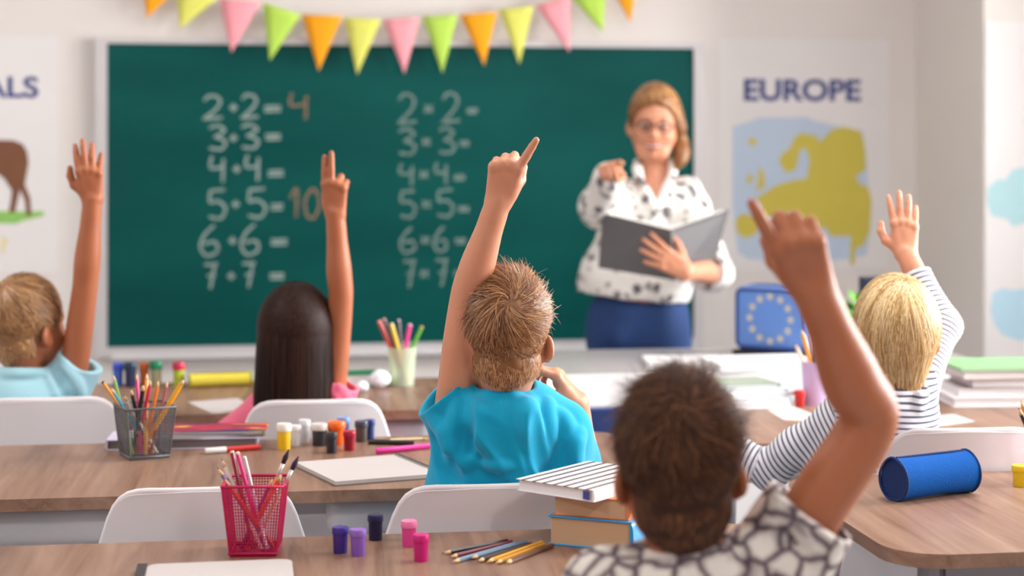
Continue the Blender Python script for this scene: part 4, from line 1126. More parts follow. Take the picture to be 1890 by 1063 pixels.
# ------------------------------------------------------------------ boy in the pale blue shirt
def boy_paleblue():
    P = Person('boy in a pale blue collared shirt raising his open hand', C(50, 740, 4.17))
    M = head_matrix(C(52, 610, 4.17), -34, 3, 0)
    neck = C(50, 694, 4.18); shL, shR, hip = C(-48, 712, 4.16), C(134, 704, 4.18), C(48, 900, 4.2); hip.z = 0.53
    elR, wrR = C(157, 530, 4.15), C(171, 366, 4.11)
    elL, wrL = C(-80, 860, 4.26), C(-20, 812, 4.5); elL.z = 0.76; wrL.z = 0.752
    body = head_prims(M, 1.0, 1.1) + [rc(M @ Vector((0, -0.022, -0.045)), neck + Vector((0, 0, -0.03)), 0.046, 0.046, 0.014)]
    body += torso_prims(neck, shL, shR, hip, -0.020) + arm_prims(shR, elR, wrR, (0.035, 0.031, 0.0225)) + arm_prims(shL, elL, wrL, (0.035, 0.030, 0.022))
    f = dict(i=(4, 16, 14, 8), m=(0, 10, 12, 8), r=(-5, 16, 14, 10), p=(-13, 26, 20, 12))
    body += hand_prims(wrR, C(160, 280, 4.08) - wrR, (-0.2, 1, 0.1), True, 1.04, f, ((0.72, 0.78, 0.1), (1.0, 0.25, 0.05), (1.0, -0.10, 0.0)), 1.05)
    body += hand_prims(wrL, Vector((0.5, 0.85, 0.0)), Vector((0, 0, -1)), False, 1.0, OPEN)
    P.sdf('body', body, 0.003, SKIN_TAN)
    face_parts(P, M, 1.0, M_iris_blue, BROW)
    sl, c1 = sleeve(C(124, 716, 4.18), C(148, 668, 4.175), 0.058, 0.056, 0.042, 0.03)
    s2, c2 = sleeve(C(-40, 720, 4.16), C(-62, 790, 4.2), 0.055, 0.055, 0.042, 0.03)
    sh = torso_prims(neck, C(-38, 720, 4.17), C(128, 714, 4.18), hip, 0.012, flare=0.03) + sl + s2 + c1 + c2
    sh += yoke(neck, 0.015, 0.010)
    m = mat('pale_blue_cotton', srgb(164, 210, 224), 0.8, 0.04, 24, 0.1, 600, sheen=0.1)
    P.sdf('shirt', sh, 0.004, m, waves(12, 50, 0.0038), stroke_fold([([(85, 690), (100, 715), (105, 738)], 0.010, 0.004, 'add'), ([(120, 680), (138, 705), (150, 735)], 0.011, 0.005, 'add'), ([(100, 680), (118, 705), (128, 738)], 0.010, 0.004, 'sub')], 4.0, 4.3))
    seated_legs(P, Vector((hip.x, hip.y + 0.02, 0.525)), DENIM, SHOE, fwd=0.34)
    tones = [(160, 112, 72), (182, 136, 92), (130, 90, 58), (200, 158, 112), (112, 76, 50)]
    st = strands(M, 1.0, 10000, (0.05, -0.6, 0.8), 41, tones, 0.05, 0.018, th=0.004, top=0.016, lift=0.14, swirl=0.35, nape=-0.036, grav=0.5, jit=0.12, K=5)
    s3 = nape_strands(M, 2000, 43, tones, -0.074, 0.012)
    hair_object(P, [(st[0], st[1], 0.001, st[2]), (s3[0], s3[1], 0.001, s3[2])], [cap_prim(M, 1.0, 0.0035, -0.034, 0.0, 0.016), nape_cap(M, 1.0, -0.070)], M_hair, (146, 104, 70), 0.004, waves(7, 150, 0.0013))
boy_paleblue()

# ------------------------------------------------------------------ blond boy in the striped top
def boy_striped():
    CS = lambda px, py, d: C(px, py, d * 1.035)
    P = Person('blond boy in a navy and white striped long-sleeved top', CS(1620, 880, 3.5))
    M = head_matrix(CS(1654, 632, 3.5), 8, 2, -4)
    neck = CS(1640, 722, 3.51); shL, shR, hip = CS(1552, 758, 3.52), CS(1694, 728, 3.52), CS(1612, 1060, 3.55); hip.z = 0.53
    elR, wrR = CS(1736, 606, 3.64), CS(1672, 468, 3.72)
    elL, wrL = CS(1416, 866, 3.60), CS(1288, 806, 3.66)
    body = head_prims(M, 1.03) + [rc(M @ Vector((0, -0.022, -0.045)), neck + Vector((0, 0, -0.03)), 0.045, 0.045, 0.014)]
    body += torso_prims(neck, shL, shR, hip, -0.020) + arm_prims(shR, elR, wrR, (0.034, 0.030, 0.023)) + arm_prims(shL, elL, wrL, (0.034, 0.030, 0.022))
    f = dict(i=(9, 3, 3, 3), m=(1, 2, 3, 3), r=(-5, 3, 4, 3), p=(-9, 10, 8, 5))
    body += hand_prims(wrR, CS(1668, 380, 3.74) - wrR, (0.1, 1, 0.05), True, 1.02, f, ((0.55, 0.85, 0.1), (0.9, 0.4, 0.1), (1.0, -0.05, 0.1)))
    body += hand_prims(wrL, Vector((-0.7, 0.7, 0.05)), Vector((0, 0, -1)), False, 0.98, OPEN)
    P.sdf('body', body, 0.003, SKIN_FAIR)
    face_parts(P, M, 1.03, M_iris_blue, BROW)
    mR = wrR.lerp(elR, 0.28); mL = wrL.lerp(elL, 0.12)
    sA, c1 = sleeve(elR, mR, 0.042, 0.034, 0.028, 0.02); sB, c2 = sleeve(elL, mL, 0.043, 0.033, 0.027, 0.02)
    sh = torso_prims(neck, CS(1560, 762, 3.52), CS(1684, 735, 3.52), CS(1612, 900, 3.54), 0.008, flare=0.02)
    sh += [rc(CS(1562, 768, 3.52), elL, 0.052, 0.043, 0.03), rc(CS(1682, 738, 3.52), elR, 0.052, 0.044, 0.03)] + sA + sB + c1 + c2
    sh += yoke(neck, 0.009)
    fl = Field(sh, 0.004); fl.disp(waves(15, 50, 0.0035))
    stroke_fold([([(1690, 700), (1700, 725), (1695, 760)], 0.011, 0.005, 'add'), ([(1675, 690), (1690, 705), (1712, 715)], 0.009, 0.004, 'sub'), ([(1560, 800), (1545, 840), (1525, 870)], 0.011, 0.004, 'sub')], 3.2, 3.9)(fl)
    V, F = fl.mesh()
    m, nt, b = node_mat('striped_jersey')
    at = nt.nodes.new('ShaderNodeAttribute'); at.attribute_name = 'along'
    mm = nt.nodes.new('ShaderNodeMath'); mm.operation = 'FRACT'; gt = nt.nodes.new('ShaderNodeMath'); gt.operation = 'LESS_THAN'; gt.inputs[1].default_value = 0.36
    nt.links.new(at.outputs['Fac'], mm.inputs[0]); nt.links.new(mm.outputs[0], gt.inputs[0])
    mx = nt.nodes.new('ShaderNodeMix'); mx.data_type = 'RGBA'; mx.inputs['A'].default_value = srgb(222, 220, 226); mx.inputs['B'].default_value = srgb(78, 80, 104)
    nt.links.new(gt.outputs[0], mx.inputs['Factor']); nt.links.new(mx.outputs['Result'], b.inputs['Base Color']); b.inputs['Roughness'].default_value = 0.85
    o = P.mesh('striped_top', V, F, m)
    # stripes run round the trunk and round each arm: knitted-in pattern coordinate
    segs = [(Vector(neck), hip, 0.105), (CS(1562, 768, 3.52), elL, 0.045), (elL, wrL, 0.04), (CS(1682, 738, 3.52), elR, 0.045), (elR, wrR, 0.04)]
    best = np.full(len(V), 1e9); al = np.zeros(len(V)); acc = {1: 0.0, 3: 0.0, 2: 0.0, 4: 0.0, 0: 0.0}
    acc[2] = (elL - CS(1562, 768, 3.52)).length; acc[4] = (elR - CS(1682, 738, 3.52)).length
    for i, (a, b2, r) in enumerate(segs):
        a = A3(a); b2 = A3(b2); ab = b2 - a; L = np.linalg.norm(ab); u = (V - a) @ (ab / L)
        t = np.clip(u, 0 if i not in (1, 3) else 0.03, L); dd = np.linalg.norm(V - a - t[:, None] * (ab / L), axis=1) - r
        k = dd < best; best[k] = dd[k]; al[k] = (u + acc[i])[k]
    la = o.data.attributes.new('along', 'FLOAT', 'POINT'); la.data.foreach_set('value', (al / 0.0125 + 40).astype(np.float32))
    seated_legs(P, Vector((hip.x, hip.y + 0.02, 0.545)), mat('light_grey_trousers', srgb(150, 142, 146), 0.85, 0.08, 60), SHOE, fwd=0.36)
    tones = [(222, 186, 126), (236, 208, 156), (198, 156, 98), (244, 220, 176), (176, 132, 80)]
    st = strands(M, 1.03, 11000, (0.1, -0.45, 0.9), 51, tones, 0.145, 0.05, th=0.011, top=0.014, lift=0.03, swirl=0.15, nape=-0.045, K=8, hang=-0.02, drop=(0.0, 0.05, -1.0), inward=0.45, jit=0.16, grav=0.6, low=1.0)
    hair_object(P, [(st[0], st[1], 0.0010, st[2])], [cap_prim(M, 1.03, 0.009, -0.062, 1.0, 0.014)], M_hair, (206, 168, 110), 0.004, waves(17, 130, 0.0016, 6, (2, 2, 0.4)))
boy_striped()
# ------------------------------------------------------------------ the teacher behind her desk
def teacher():
    P = Person('woman in glasses and a white floral blouse pointing ahead', C(1182, 560, 5.86))
    S_ = 1.10
    M = head_matrix(C(1207, 234, 5.84), 176, -3, -4)
    neck = C(1208, 322, 5.86); shR, shL, hip = C(1148, 352, 5.86), C(1272, 352, 5.86), C(1178, 590, 5.87)
    elR, wrR = C(1106, 388, 5.66), C(1124, 322, 5.44)
    elL, wrL = C(1318, 500, 5.68), C(1266, 502, 5.405)
    body = head_prims(M, S_, 1.0, True) + [rc(M @ Vector((0, -0.022, -0.05)), neck + Vector((0, 0, -0.03)), 0.050, 0.054, 0.03)]
    body += torso_prims(neck, shL, shR, hip, -0.01, 0.088) + arm_prims(shR, elR, wrR, (0.044, 0.037, 0.026)) + arm_prims(shL, elL, wrL, (0.044, 0.037, 0.026))
    f = dict(i=(3, 10, 12, 8), m=(0, 70, 90, 60), r=(0, 74, 92, 60), p=(-3, 76, 92, 60))
    body += hand_prims(wrR, Vector((-0.02, -0.93, 0.32)), Vector((0.25, -0.28, -0.92)), True, 1.22, f, TH_IN)
    body += hand_prims(wrL, Vector((-0.84, 0.0, 0.52)), Vector((0.0, 1, 0.0)), False, 1.22, dict(i=(14, 6, 6, 5), m=(5, 6, 8, 5), r=(-5, 8, 8, 6), p=(-16, 12, 10, 8)), ((0.7, 0.7, 0.1), (0.8, 0.6, 0.15), (0.9, 0.4, 0.2)))
    P.sdf('body', body, 0.0035, SKIN_FAIR)
    face_parts(P, M, S_, M_iris_brown, BROW_D, (172, 70, 70), True)
    # glasses
    p = lambda x, y, z: M @ (Vector((x, y, z)) * S_)
    b = MB()
    for sx in (-1, 1):
        ring = [p(sx * 0.030 + 0.021 * math.cos(a) * (1.0), 0.0965 - 0.10 * abs(sx * 0.030 + 0.021 * math.cos(a)) ** 1.5 * 2, 0.004 + 0.0165 * math.sin(a)) for a in np.linspace(0, 2 * math.pi, 21)]
        b.tube(ring, 0.0021, 6)
        b.tube([p(sx * 0.051, 0.091, 0.010), p(sx * 0.076, 0.06, 0.010), p(sx * 0.081, 0.0, 0.006)], 0.0018, 6)
    b.tube([p(-0.010, 0.0965, 0.008), p(0, 0.099, 0.010), p(0.010, 0.0965, 0.008)], 0.002, 6)
    P.mb('glasses', b, plastic(36, 26, 28))
    # blouse: loose, open at the neck, sleeves rolled to the elbow
    sR = [limb([C(1158, 362, 5.86), elR + Vector((0, 0, 0.0)), wrR + Vector((0, 0.02, -0.012))], [0.062, 0.066, 0.050], 0.03)]
    mL = elL.lerp(wrL, 0.22)
    sB, cB = sleeve(elL + Vector((0, 0.01, 0)), mL, 0.062, 0.058, 0.040, 0.02)
    sh = torso_prims(neck, C(1262, 362, 5.86), C(1158, 362, 5.86), C(1175, 530, 5.87), 0.008, 0.090, 0.03)
    sh += [rc(C(1266, 358, 5.86), elL, 0.064, 0.062, 0.03)] + sR + sB
    sh += [limb([C(1150, 420, 5.86), C(1125, 480, 5.86), C(1108, 520, 5.86)], [0.07, 0.075, 0.075], 0.05), limb([C(1240, 420, 5.86), C(1236, 480, 5.86), C(1232, 525, 5.86)], [0.07, 0.075, 0.072], 0.05)]
    sh += [half(C(1170, 548, 5.86), (-0.10, 0, -1), C(1170, 620, 5.86), 0.32, 0.006)] + cB
    sh += [rc(neck + Vector((0, 0.0, -0.005)), neck + Vector((0, 0.0, 0.09)), 0.058, 0.070, 0.004, 'sub')]
    vb = C(1212, 378, 5.75)
    sh += [rc(neck + Vector((0, -0.05, 0.01)), vb, 0.050, 0.006, 0.006, 'sub'), rc(neck + Vector((0, -0.09, -0.02)), vb + Vector((0, -0.02, 0)), 0.045, 0.006, 0.006, 'sub')]
    sh += [limb([C(1176, 300, 5.85), C(1178, 325, 5.80), C(1208, 384, 5.745)], [0.016, 0.020, 0.012], 0.01), limb([C(1240, 300, 5.85), C(1240, 325, 5.80), C(1214, 384, 5.745)], [0.016, 0.020, 0.012], 0.01)]
    m, nt, b_ = node_mat('floral_cotton')
    tc = nt.nodes.new('ShaderNodeTexCoord'); nz = nt.nodes.new('ShaderNodeTexNoise'); nz.inputs['Scale'].default_value = 34; nz.inputs['Detail'].default_value = 3
    n3 = nt.nodes.new('ShaderNodeTexVoronoi'); n3.inputs['Scale'].default_value = 24
    nt.links.new(tc.outputs['Object'], nz.inputs['Vector']); nt.links.new(tc.outputs['Object'], n3.inputs['Vector'])
    su = nt.nodes.new('ShaderNodeMath'); su.operation = 'ADD'; nt.links.new(nz.outputs['Fac'], su.inputs[0]); nt.links.new(n3.outputs['Distance'], su.inputs[1])
    r = nt.nodes.new('ShaderNodeValToRGB'); e = r.color_ramp.elements
    e[0].position = 0.72; e[0].color = srgb(104, 100, 104); e[1].position = 0.98; e[1].color = srgb(240, 236, 232)
    nt.links.new(su.outputs[0], r.inputs['Fac']); nt.links.new(r.outputs['Color'], b_.inputs['Base Color']); b_.inputs['Roughness'].default_value = 0.85
    P.sdf('blouse', sh, 0.0045, m, waves(23, 46, 0.005))
    # jeans and shoes
    L = [rc(hip + Vector((-0.07, 0, 0.03)), hip + Vector((0.07, 0, 0.03)), 0.10, 0.10, 0.05), rc(hip + Vector((-0.07, 0, -0.06)), hip + Vector((0.075, 0, -0.06)), 0.108, 0.108, 0.05)]
    for sx in (-1, 1):
        a = hip + Vector((sx * 0.085, 0, -0.08)); k = Vector((hip.x + sx * 0.10, hip.y - 0.01, 0.47)); f_ = Vector((hip.x + sx * 0.11, hip.y + 0.02, 0.09))
        L += [limb([a, k, f_], [0.092, 0.062, 0.046], 0.04)]
        P.sdf('shoe', [rc((f_.x, f_.y + 0.02, 0.04), (f_.x + sx * 0.01, f_.y - 0.15, 0.032), 0.04, 0.032, 0.02), rc((f_.x, f_.y, 0.05), (f_.x, f_.y, 0.09), 0.040, 0.038, 0.02), half((0, 0, 0.004), (0, 0, -1), (f_.x, f_.y, 0.03), 0.3, 0.002)], 0.006, plastic(150, 110, 80, 0.5))
    P.sdf('jeans', L, 0.006, mat('blue_denim', srgb(30, 62, 116), 0.8, 0.25, 18, 0.2, 400), waves(27, 40, 0.004))
    # hair: parted, drawn back into a low ponytail over one shoulder
    tones = [(150, 100, 58), (182, 132, 82), (122, 78, 46), (204, 158, 104), (104, 66, 38)]
    st = strands(M, S_, 8000, (0.2, 1.0, 0.2), 61, tones, 0.13, 0.09, th=0.010, top=0.008, lift=0.02, swirl=0.05, nape=-0.055, K=6, jit=0.1, grav=0.2)
    cap = [cap_prim(M, S_, 0.010, -0.06, 0.0, 0.008)]
    cap += [limb([C(1232, 262, 5.90), C(1252, 262, 5.86), C(1258, 285, 5.82), C(1252, 306, 5.80)], [0.022, 0.030, 0.030, 0.014], 0.02), limb([C(1248, 200, 5.82), C(1256, 235, 5.83), C(1256, 265, 5.86)], [0.016, 0.020, 0.02], 0.02)]
    hair_object(P, [(st[0], st[1], 0.0014, st[2])], cap, M_hair, (136, 92, 54), 0.004, waves(33, 140, 0.0018))
    # open hardback held up in front of her
    sp_t, sp_b = C(1237, 424, 5.40), C(1243, 517, 5.44)
    lt, lb, rt, rb_ = C(1112, 393, 5.545), C(1104, 494, 5.585), C(1346, 387, 5.57), C(1320, 482, 5.61)
    o0 = (sp_t + sp_b) / 2
    B = thing('open_book', 'open hardback with dark grey covers held by the woman', 'book', V2W(o0), -THETA)
    M_cov = mat('dark_grey_cloth_cover', srgb(98, 96, 98), 0.6, 0.06, 60)
    M_pg = mat('book_paper', srgb(240, 238, 232), 0.8)
    def slab(nm, q, th, m, off=0.0, inset=0.0):
        n = (q[1] - q[0]).cross(q[3] - q[0]).normalized()
        if n.y < 0: n = -n
        c = sum((Vector(v) for v in q), Vector()) / 4
        q = [c + (Vector(v) - c) * (1 - inset) - o0 for v in q]
        b = MB(); A = [b.bm.verts.new(v + n * off) for v in q]; D = [b.bm.verts.new(v + n * (off + th)) for v in q]
        b.bm.faces.new(A); b.bm.faces.new(D[::-1])
        for i in range(4): b.bm.faces.new((A[i], D[i], D[(i + 1) % 4], A[(i + 1) % 4]))
        return obj(nm, b.mesh(nm), m, B)
    slab('cover', [sp_t, sp_b, lb, lt], 0.003, M_cov); slab('cover', [sp_t, sp_b, rb_, rt], 0.003, M_cov)
    obj('spine', MB().tube([sp_t - o0, sp_b - o0], 0.006, 10).mesh('spine', True, angle=50), M_cov, B)
    slab('pages', [sp_t, sp_b, lb, lt], 0.028, M_pg, 0.0035, 0.05); slab('pages', [sp_t, sp_b, rb_, rt], 0.028, M_pg, 0.0035, 0.05)
teacher()
# ------------------------------------------------------------------ small things on the tables
TZ = 0.72
def jar(label, at, r, h, body, lid=None, lid_h=None, group='small paint pots', z=TZ, clear=False):
    t = thing('paint_pot', label, 'paint pot', (at.x, at.y, z), 0, group)
    lid_h = lid_h or h * 0.30
    m = plastic(*body, 0.3)
    obj('pot', MB().lathe([(r * 0.80, 0), (r * 0.84, 0.002), (r * 0.90, h - lid_h), (r * 0.86, h - lid_h + 0.0005)], 20).mesh('pot', True, angle=40), m, t)
    l = obj('lid', MB().lathe([(r * 0.98, h - lid_h + 0.0006), (r * 1.02, h - lid_h + 0.002), (r, h - 0.003), (r * 0.95, h), (r * 0.6, h - 0.0008)], 20).mesh('lid', True, angle=40), plastic(*(lid or body), 0.3), t)
    return t
for lb, px, py, body, lid in (('dark purple paint pot beside the violet one', 628, 1020, (60, 40, 128), (64, 48, 140)), ('light violet paint pot beside the dark purple one', 661, 1025, (132, 88, 182), (142, 102, 190)),
                              ('navy blue paint pot behind the violet pots', 693, 996, (24, 26, 66), (30, 34, 78)), ('pale pink paint pot beside the magenta one', 755, 1008, (226, 70, 150), (246, 130, 182)),
                              ('deep magenta paint pot beside the pale pink one', 777, 1035, (198, 22, 116), (206, 30, 120))):
    jar(lb, T(px, py), 0.0138, 0.0435, body, lid, 0.012, 'paint pots on the table with the magenta cup')
for lb, px, py, r, h, body, lid in (('yellow paint pot with a white lid', 524, 829, 0.017, 0.058, (236, 190, 30), (240, 234, 222)), ('small white paint pot beside the yellow one', 546, 822, 0.0125, 0.046, (226, 228, 234), (236, 238, 242)),
                                    ('translucent white paint pot behind the small white one', 562, 816, 0.014, 0.052, (216, 214, 216), (228, 226, 228)), ('charcoal paint pot with a white lid', 590, 822, 0.019, 0.050, (48, 50, 58), (226, 220, 214)),
                                    ('squat orange paint pot', 621, 820, 0.021, 0.052, (232, 96, 26), (244, 112, 34)), ('blue-lidded paint pot behind the orange one', 634, 811, 0.015, 0.052, (90, 120, 190), (126, 158, 214)),
                                    ('small black paint pot before the orange one', 612, 836, 0.0130, 0.046, (40, 42, 48), (52, 54, 60)), ('crimson paint pot beside the small black one', 645, 831, 0.0145, 0.044, (158, 20, 46), (176, 28, 56)),
                                    ('dark grey-brown paint pot', 667, 815, 0.0155, 0.048, (86, 76, 74), (70, 72, 92)), ('navy paint pot behind the grey-brown one', 682, 811, 0.013, 0.046, (44, 62, 120), (40, 56, 124))):
    jar(lb, T(px, py), r, h, body, lid, None, 'paint pots on the table with the drawing pad')
for lb, px, py, r, h, body, lid in (('bright blue paint pot among the far pots', 218, 713, 0.016, 0.066, (70, 110, 210), (60, 90, 210)), ('dark teal paint pot among the far pots', 241, 714, 0.018, 0.069, (40, 52, 84), (36, 56, 84)),
                                    ('rust orange paint pot among the far pots', 266, 712, 0.014, 0.066, (190, 96, 50), (200, 104, 54)), ('green-lidded paint pot among the far pots', 288, 713, 0.018, 0.071, (150, 150, 120), (28, 128, 92)),
                                    ('crimson-lidded lime paint pot among the far pots', 330, 714, 0.018, 0.070, (176, 190, 60), (196, 48, 84))):
    jar(lb, T(px, py), r, h, body, lid, None, 'paint pots on the table under the chalkboard')
jar('red paint pot before the lilac pencil cup', T(1476, 750), 0.0145, 0.042, (196, 30, 34), (214, 38, 40), None, None)
jar('yellow paint pot beside the blue pencil case', T(1884, 897), 0.018, 0.042, (228, 190, 24), (240, 204, 30), None, None)
jar('navy paint pot beside the yellow pot', T(1921, 893), 0.017, 0.042, (40, 60, 96), (40, 60, 96), None, None)

# --- pencils, brushes, markers
def stick(name, label, a, b, r, col, tip='lead', group=None, tipcol=None):
    """from the blunt end a to the tip b, room frame"""
    a, b = Vector(a), Vector(b); L = (b - a).length; d = (b - a).normalized()
    cat = name.replace('_', ' ')
    t = thing(name, label, 'pencil' if 'pencil' in name else ('brush' if 'brush' in name else 'marker'), a, 0, group)
    q = lambda s: d * s
    m = plastic(*col, 0.35)
    if tip == 'lead':
        c = 0.016
        obj('barrel', MB().tube([q(0), q(L - c)], r, 6).mesh('barrel'), m, t)
        obj('sharpened_wood', MB().tube([q(L - c), q(L - 0.004)], [r * 0.98, r * 0.3], 8).mesh('sharpened_wood', True), M_bare, t)
        obj('lead', MB().tube([q(L - 0.004), q(L)], [r * 0.3, 0.0004], 6).mesh('lead', True), plastic(*(tipcol or col), 0.5), t)
    elif tip == 'blunt':
        obj('barrel', MB().tube([q(0.0), q(L - 0.004)], r, 6).mesh('barrel'), m, t)
        obj('end_cap', MB().tube([q(L - 0.004), q(L)], [r * 0.98, r * 0.75], 8).mesh('end_cap', True), plastic(*(tipcol or (232, 210, 190)), 0.5), t)
    elif tip == 'brush':
        obj('handle', MB().tube([q(0), q(L * 0.45), q(L - 0.05)], [r * 0.5, r, r * 0.8], 8).mesh('handle', True), m, t)
        obj('ferrule', MB().tube([q(L - 0.05), q(L - 0.025)], [r * 0.85, r * 1.05], 10).mesh('ferrule', True), M_alu, t)
        obj('bristles', MB().tube([q(L - 0.025), q(L - 0.014), q(L)], [r * 1.05, r * 1.4, r * 0.3], 10).mesh('bristles', True), plastic(*(tipcol or (40, 30, 44)), 0.8), t)
    elif tip == 'marker':
        obj('barrel', MB().tube([q(0), q(L * 0.62)], r, 14).mesh('barrel', True, angle=50), m, t)
        obj('cap', MB().tube([q(L * 0.62), q(L - 0.003), q(L)], [r * 1.1, r * 1.1, r * 0.8], 14).mesh('cap', True, angle=50), plastic(*(tipcol or col), 0.35), t)
    return t
M_bare = mat('bare_pencil_wood', srgb(222, 184, 140), 0.7, 0.06, 60)
def in_cup(cup, h, top_r, lst, group, where, z=TZ, spread=1.0, dscale=1.0):
    """pencils leaning in a cup: each from its foot inside to its measured tip"""
    base = W2V(cup)
    for i, (nm, colname, tx, ty, fx, col, r, tip, tipc, dd) in enumerate(lst):
        d_t = base.y + dd
        tipp = C(tx, ty, d_t)
        foot = Vector((base.x + fx, base.y - dd * 0.5, z + 0.006))
        stick(nm, colname + ' ' + nm.replace('_', ' ') + ' standing in the ' + where, V2W(foot), V2W(tipp), r, col, tip, group, tipc)

def mesh_cup(label, at, top, bot, h, rz, col, nv=11, nh=11, wire=0.0010):
    t = thing('pencil_cup', label, 'pencil cup', (at.x, at.y, TZ), rz)
    m = mat('wire_mesh', srgb(*col), 0.4, metal=0.25)
    cn = [Vector((sx, sy, 0)) for sx, sy in ((-1, -1), (1, -1), (1, 1), (-1, 1))]
    pt = lambda i, u, v: (cn[i].lerp(cn[(i + 1) % 4], u)) * ((bot + (top - bot) * v) / 2) + Vector((0, 0, 0.003 + (h - 0.003) * v))
    for i in range(4):
        b = MB()
        for k in range(1, nv): b.tube([pt(i, k / nv, 0), pt(i, k / nv, 1)], wire, 4)
        for k in range(1, nh): b.tube([pt(i, 0, k / nh), pt(i, 1, k / nh)], wire, 4)
        o = obj('mesh_panel', b.mesh('mesh_panel'), m, t); o['kind'] = 'stuff'
    obj('rim', MB().tube([pt(i % 4, 0, 1) for i in range(5)], 0.0028, 8).mesh('rim', True), m, t)
    obj('base_frame', MB().tube([pt(i % 4, 0, 0.02) for i in range(5)], 0.0030, 8).mesh('base_frame', True), m, t)
    obj('base_plate', boxes((-bot / 2, bot / 2, -bot / 2, bot / 2, 0.0, 0.003)).mesh('base_plate'), m, t)
    for i in range(4): obj('corner_wire', MB().tube([pt(i, 0, 0), pt(i, 0, 1)], 0.0018, 6).mesh('corner_wire'), m, t)
    return t
cA = T(267, 842)
mesh_cup('square black wire mesh cup of pencils beside the folders', cA, 0.108, 0.086, 0.112, math.radians(20), (104, 102, 106), 18, 18, 0.0007)
in_cup(cA, 0.112, 0.05, [
    ('pencil', 'orange, black-tipped', 189, 704, 0.020, (226, 150, 40), 0.0042, 'blunt', (24, 24, 30), 0.0), ('pencil', 'green', 209, 690, -0.022, (120, 170, 50), 0.0036, 'lead', None, 0.03), ('pencil', 'cyan', 204, 714, 0.012, (40, 160, 200), 0.0042, 'lead', None, -0.03),
    ('pencil', 'white', 228, 728, 0.026, (230, 226, 216), 0.0036, 'lead', (40, 40, 40), -0.015), ('pencil', 'magenta', 252, 688, -0.004, (216, 30, 128), 0.0038, 'lead', None, 0.02), ('pencil', 'black', 241, 716, 0.0, (28, 26, 30), 0.0044, 'lead', (30, 30, 30), -0.02),
    ('pencil', 'matt charcoal', 265, 708, -0.028, (40, 36, 40), 0.0050, 'lead', (30, 30, 30), -0.035), ('pencil', 'amber', 271, 688, 0.006, (238, 160, 40), 0.0044, 'lead', None, 0.03), ('pencil', 'pinkish red', 279, 699, -0.020, (216, 50, 84), 0.0042, 'lead', None, -0.01),
    ('pencil', 'tangerine', 293, 700, 0.0, (240, 130, 40), 0.0040, 'lead', None, 0.0), ('pencil', 'dark red', 310, 702, 0.016, (140, 40, 44), 0.0034, 'lead', (230, 210, 190), 0.03), ('pencil', 'thick golden yellow', 341, 698, -0.012, (242, 168, 36), 0.0056, 'lead', (60, 40, 30), -0.01)],
    'pencils in the black mesh cup', 'black mesh cup')
cB = T(472, 1018)
mesh_cup('square magenta wire mesh cup of brushes and pencils', cB, 0.100, 0.076, 0.118, math.radians(-6), (190, 14, 80), 20, 22, 0.0008)
in_cup(cB, 0.118, 0.04, [
    ('brush', 'orange-handled', 533, 830, -0.014, (234, 132, 40), 0.0034, 'brush', (44, 28, 40), 0.0), ('brush', 'cream-handled', 551, 842, -0.004, (236, 206, 170), 0.0034, 'brush', (56, 26, 60), 0.015),
    ('pencil', 'dusty blue', 401, 862, 0.022, (96, 110, 170), 0.0036, 'lead', (40, 40, 90), 0.0), ('pencil', 'white', 409, 846, 0.012, (230, 222, 214), 0.0036, 'lead', (60, 60, 110), 0.02), ('pencil', 'maroon', 428, 832, -0.002, (150, 22, 62), 0.0042, 'blunt', None, 0.02),
    ('pencil', 'hot pink', 438, 834, 0.012, (226, 40, 132), 0.0040, 'blunt', None, -0.01), ('pencil', 'vermilion', 413, 882, 0.028, (226, 84, 40), 0.0042, 'lead', None, -0.02), ('pencil', 'lilac', 451, 842, 0.02, (214, 196, 214), 0.0032, 'blunt', (250, 244, 240), 0.02),
    ('pencil', 'red-orange', 521, 872, -0.022, (232, 92, 42), 0.0046, 'lead', None, -0.015), ('pencil', 'purple', 505, 880, -0.024, (118, 40, 122), 0.0036, 'lead', None, 0.01)],
    'pencils and brushes in the magenta cup', 'magenta mesh cup')
def tumbler(label, at, r0, r1, h, m, z=TZ):
    t = thing('pencil_cup', label, 'pencil cup', (at.x, at.y, z))
    b = MB().lathe([(r0 * 0.5, 0), (r0, 0.0), (r1, h), (r1 - 0.0025, h), (r0 - 0.0025, 0.005), (r0 * 0.5, 0.005)], 28)
    obj('beaker', b.mesh('beaker', True, angle=40), m, t)
    return t
M_clear, nt, b_ = node_mat('frosted_clear_plastic')
b_.inputs['Base Color'].default_value = srgb(232, 242, 224); b_.inputs['Roughness'].default_value = 0.3
trn = nt.nodes.new('ShaderNodeBsdfTransparent'); trn.inputs['Color'].default_value = srgb(246, 250, 238); mxs = nt.nodes.new('ShaderNodeMixShader'); mxs.inputs[0].default_value = 0.36
nt.links.new(trn.outputs[0], mxs.inputs[1]); nt.links.new(b_.outputs[0], mxs.inputs[2]); nt.links.new(mxs.outputs[0], nt.nodes['Material Output'].inputs['Surface'])
cC = T(742, 712)
tumbler('frosted clear tumbler of pencils beside the crumpled paper', cC, 0.034, 0.042, 0.112, M_clear)
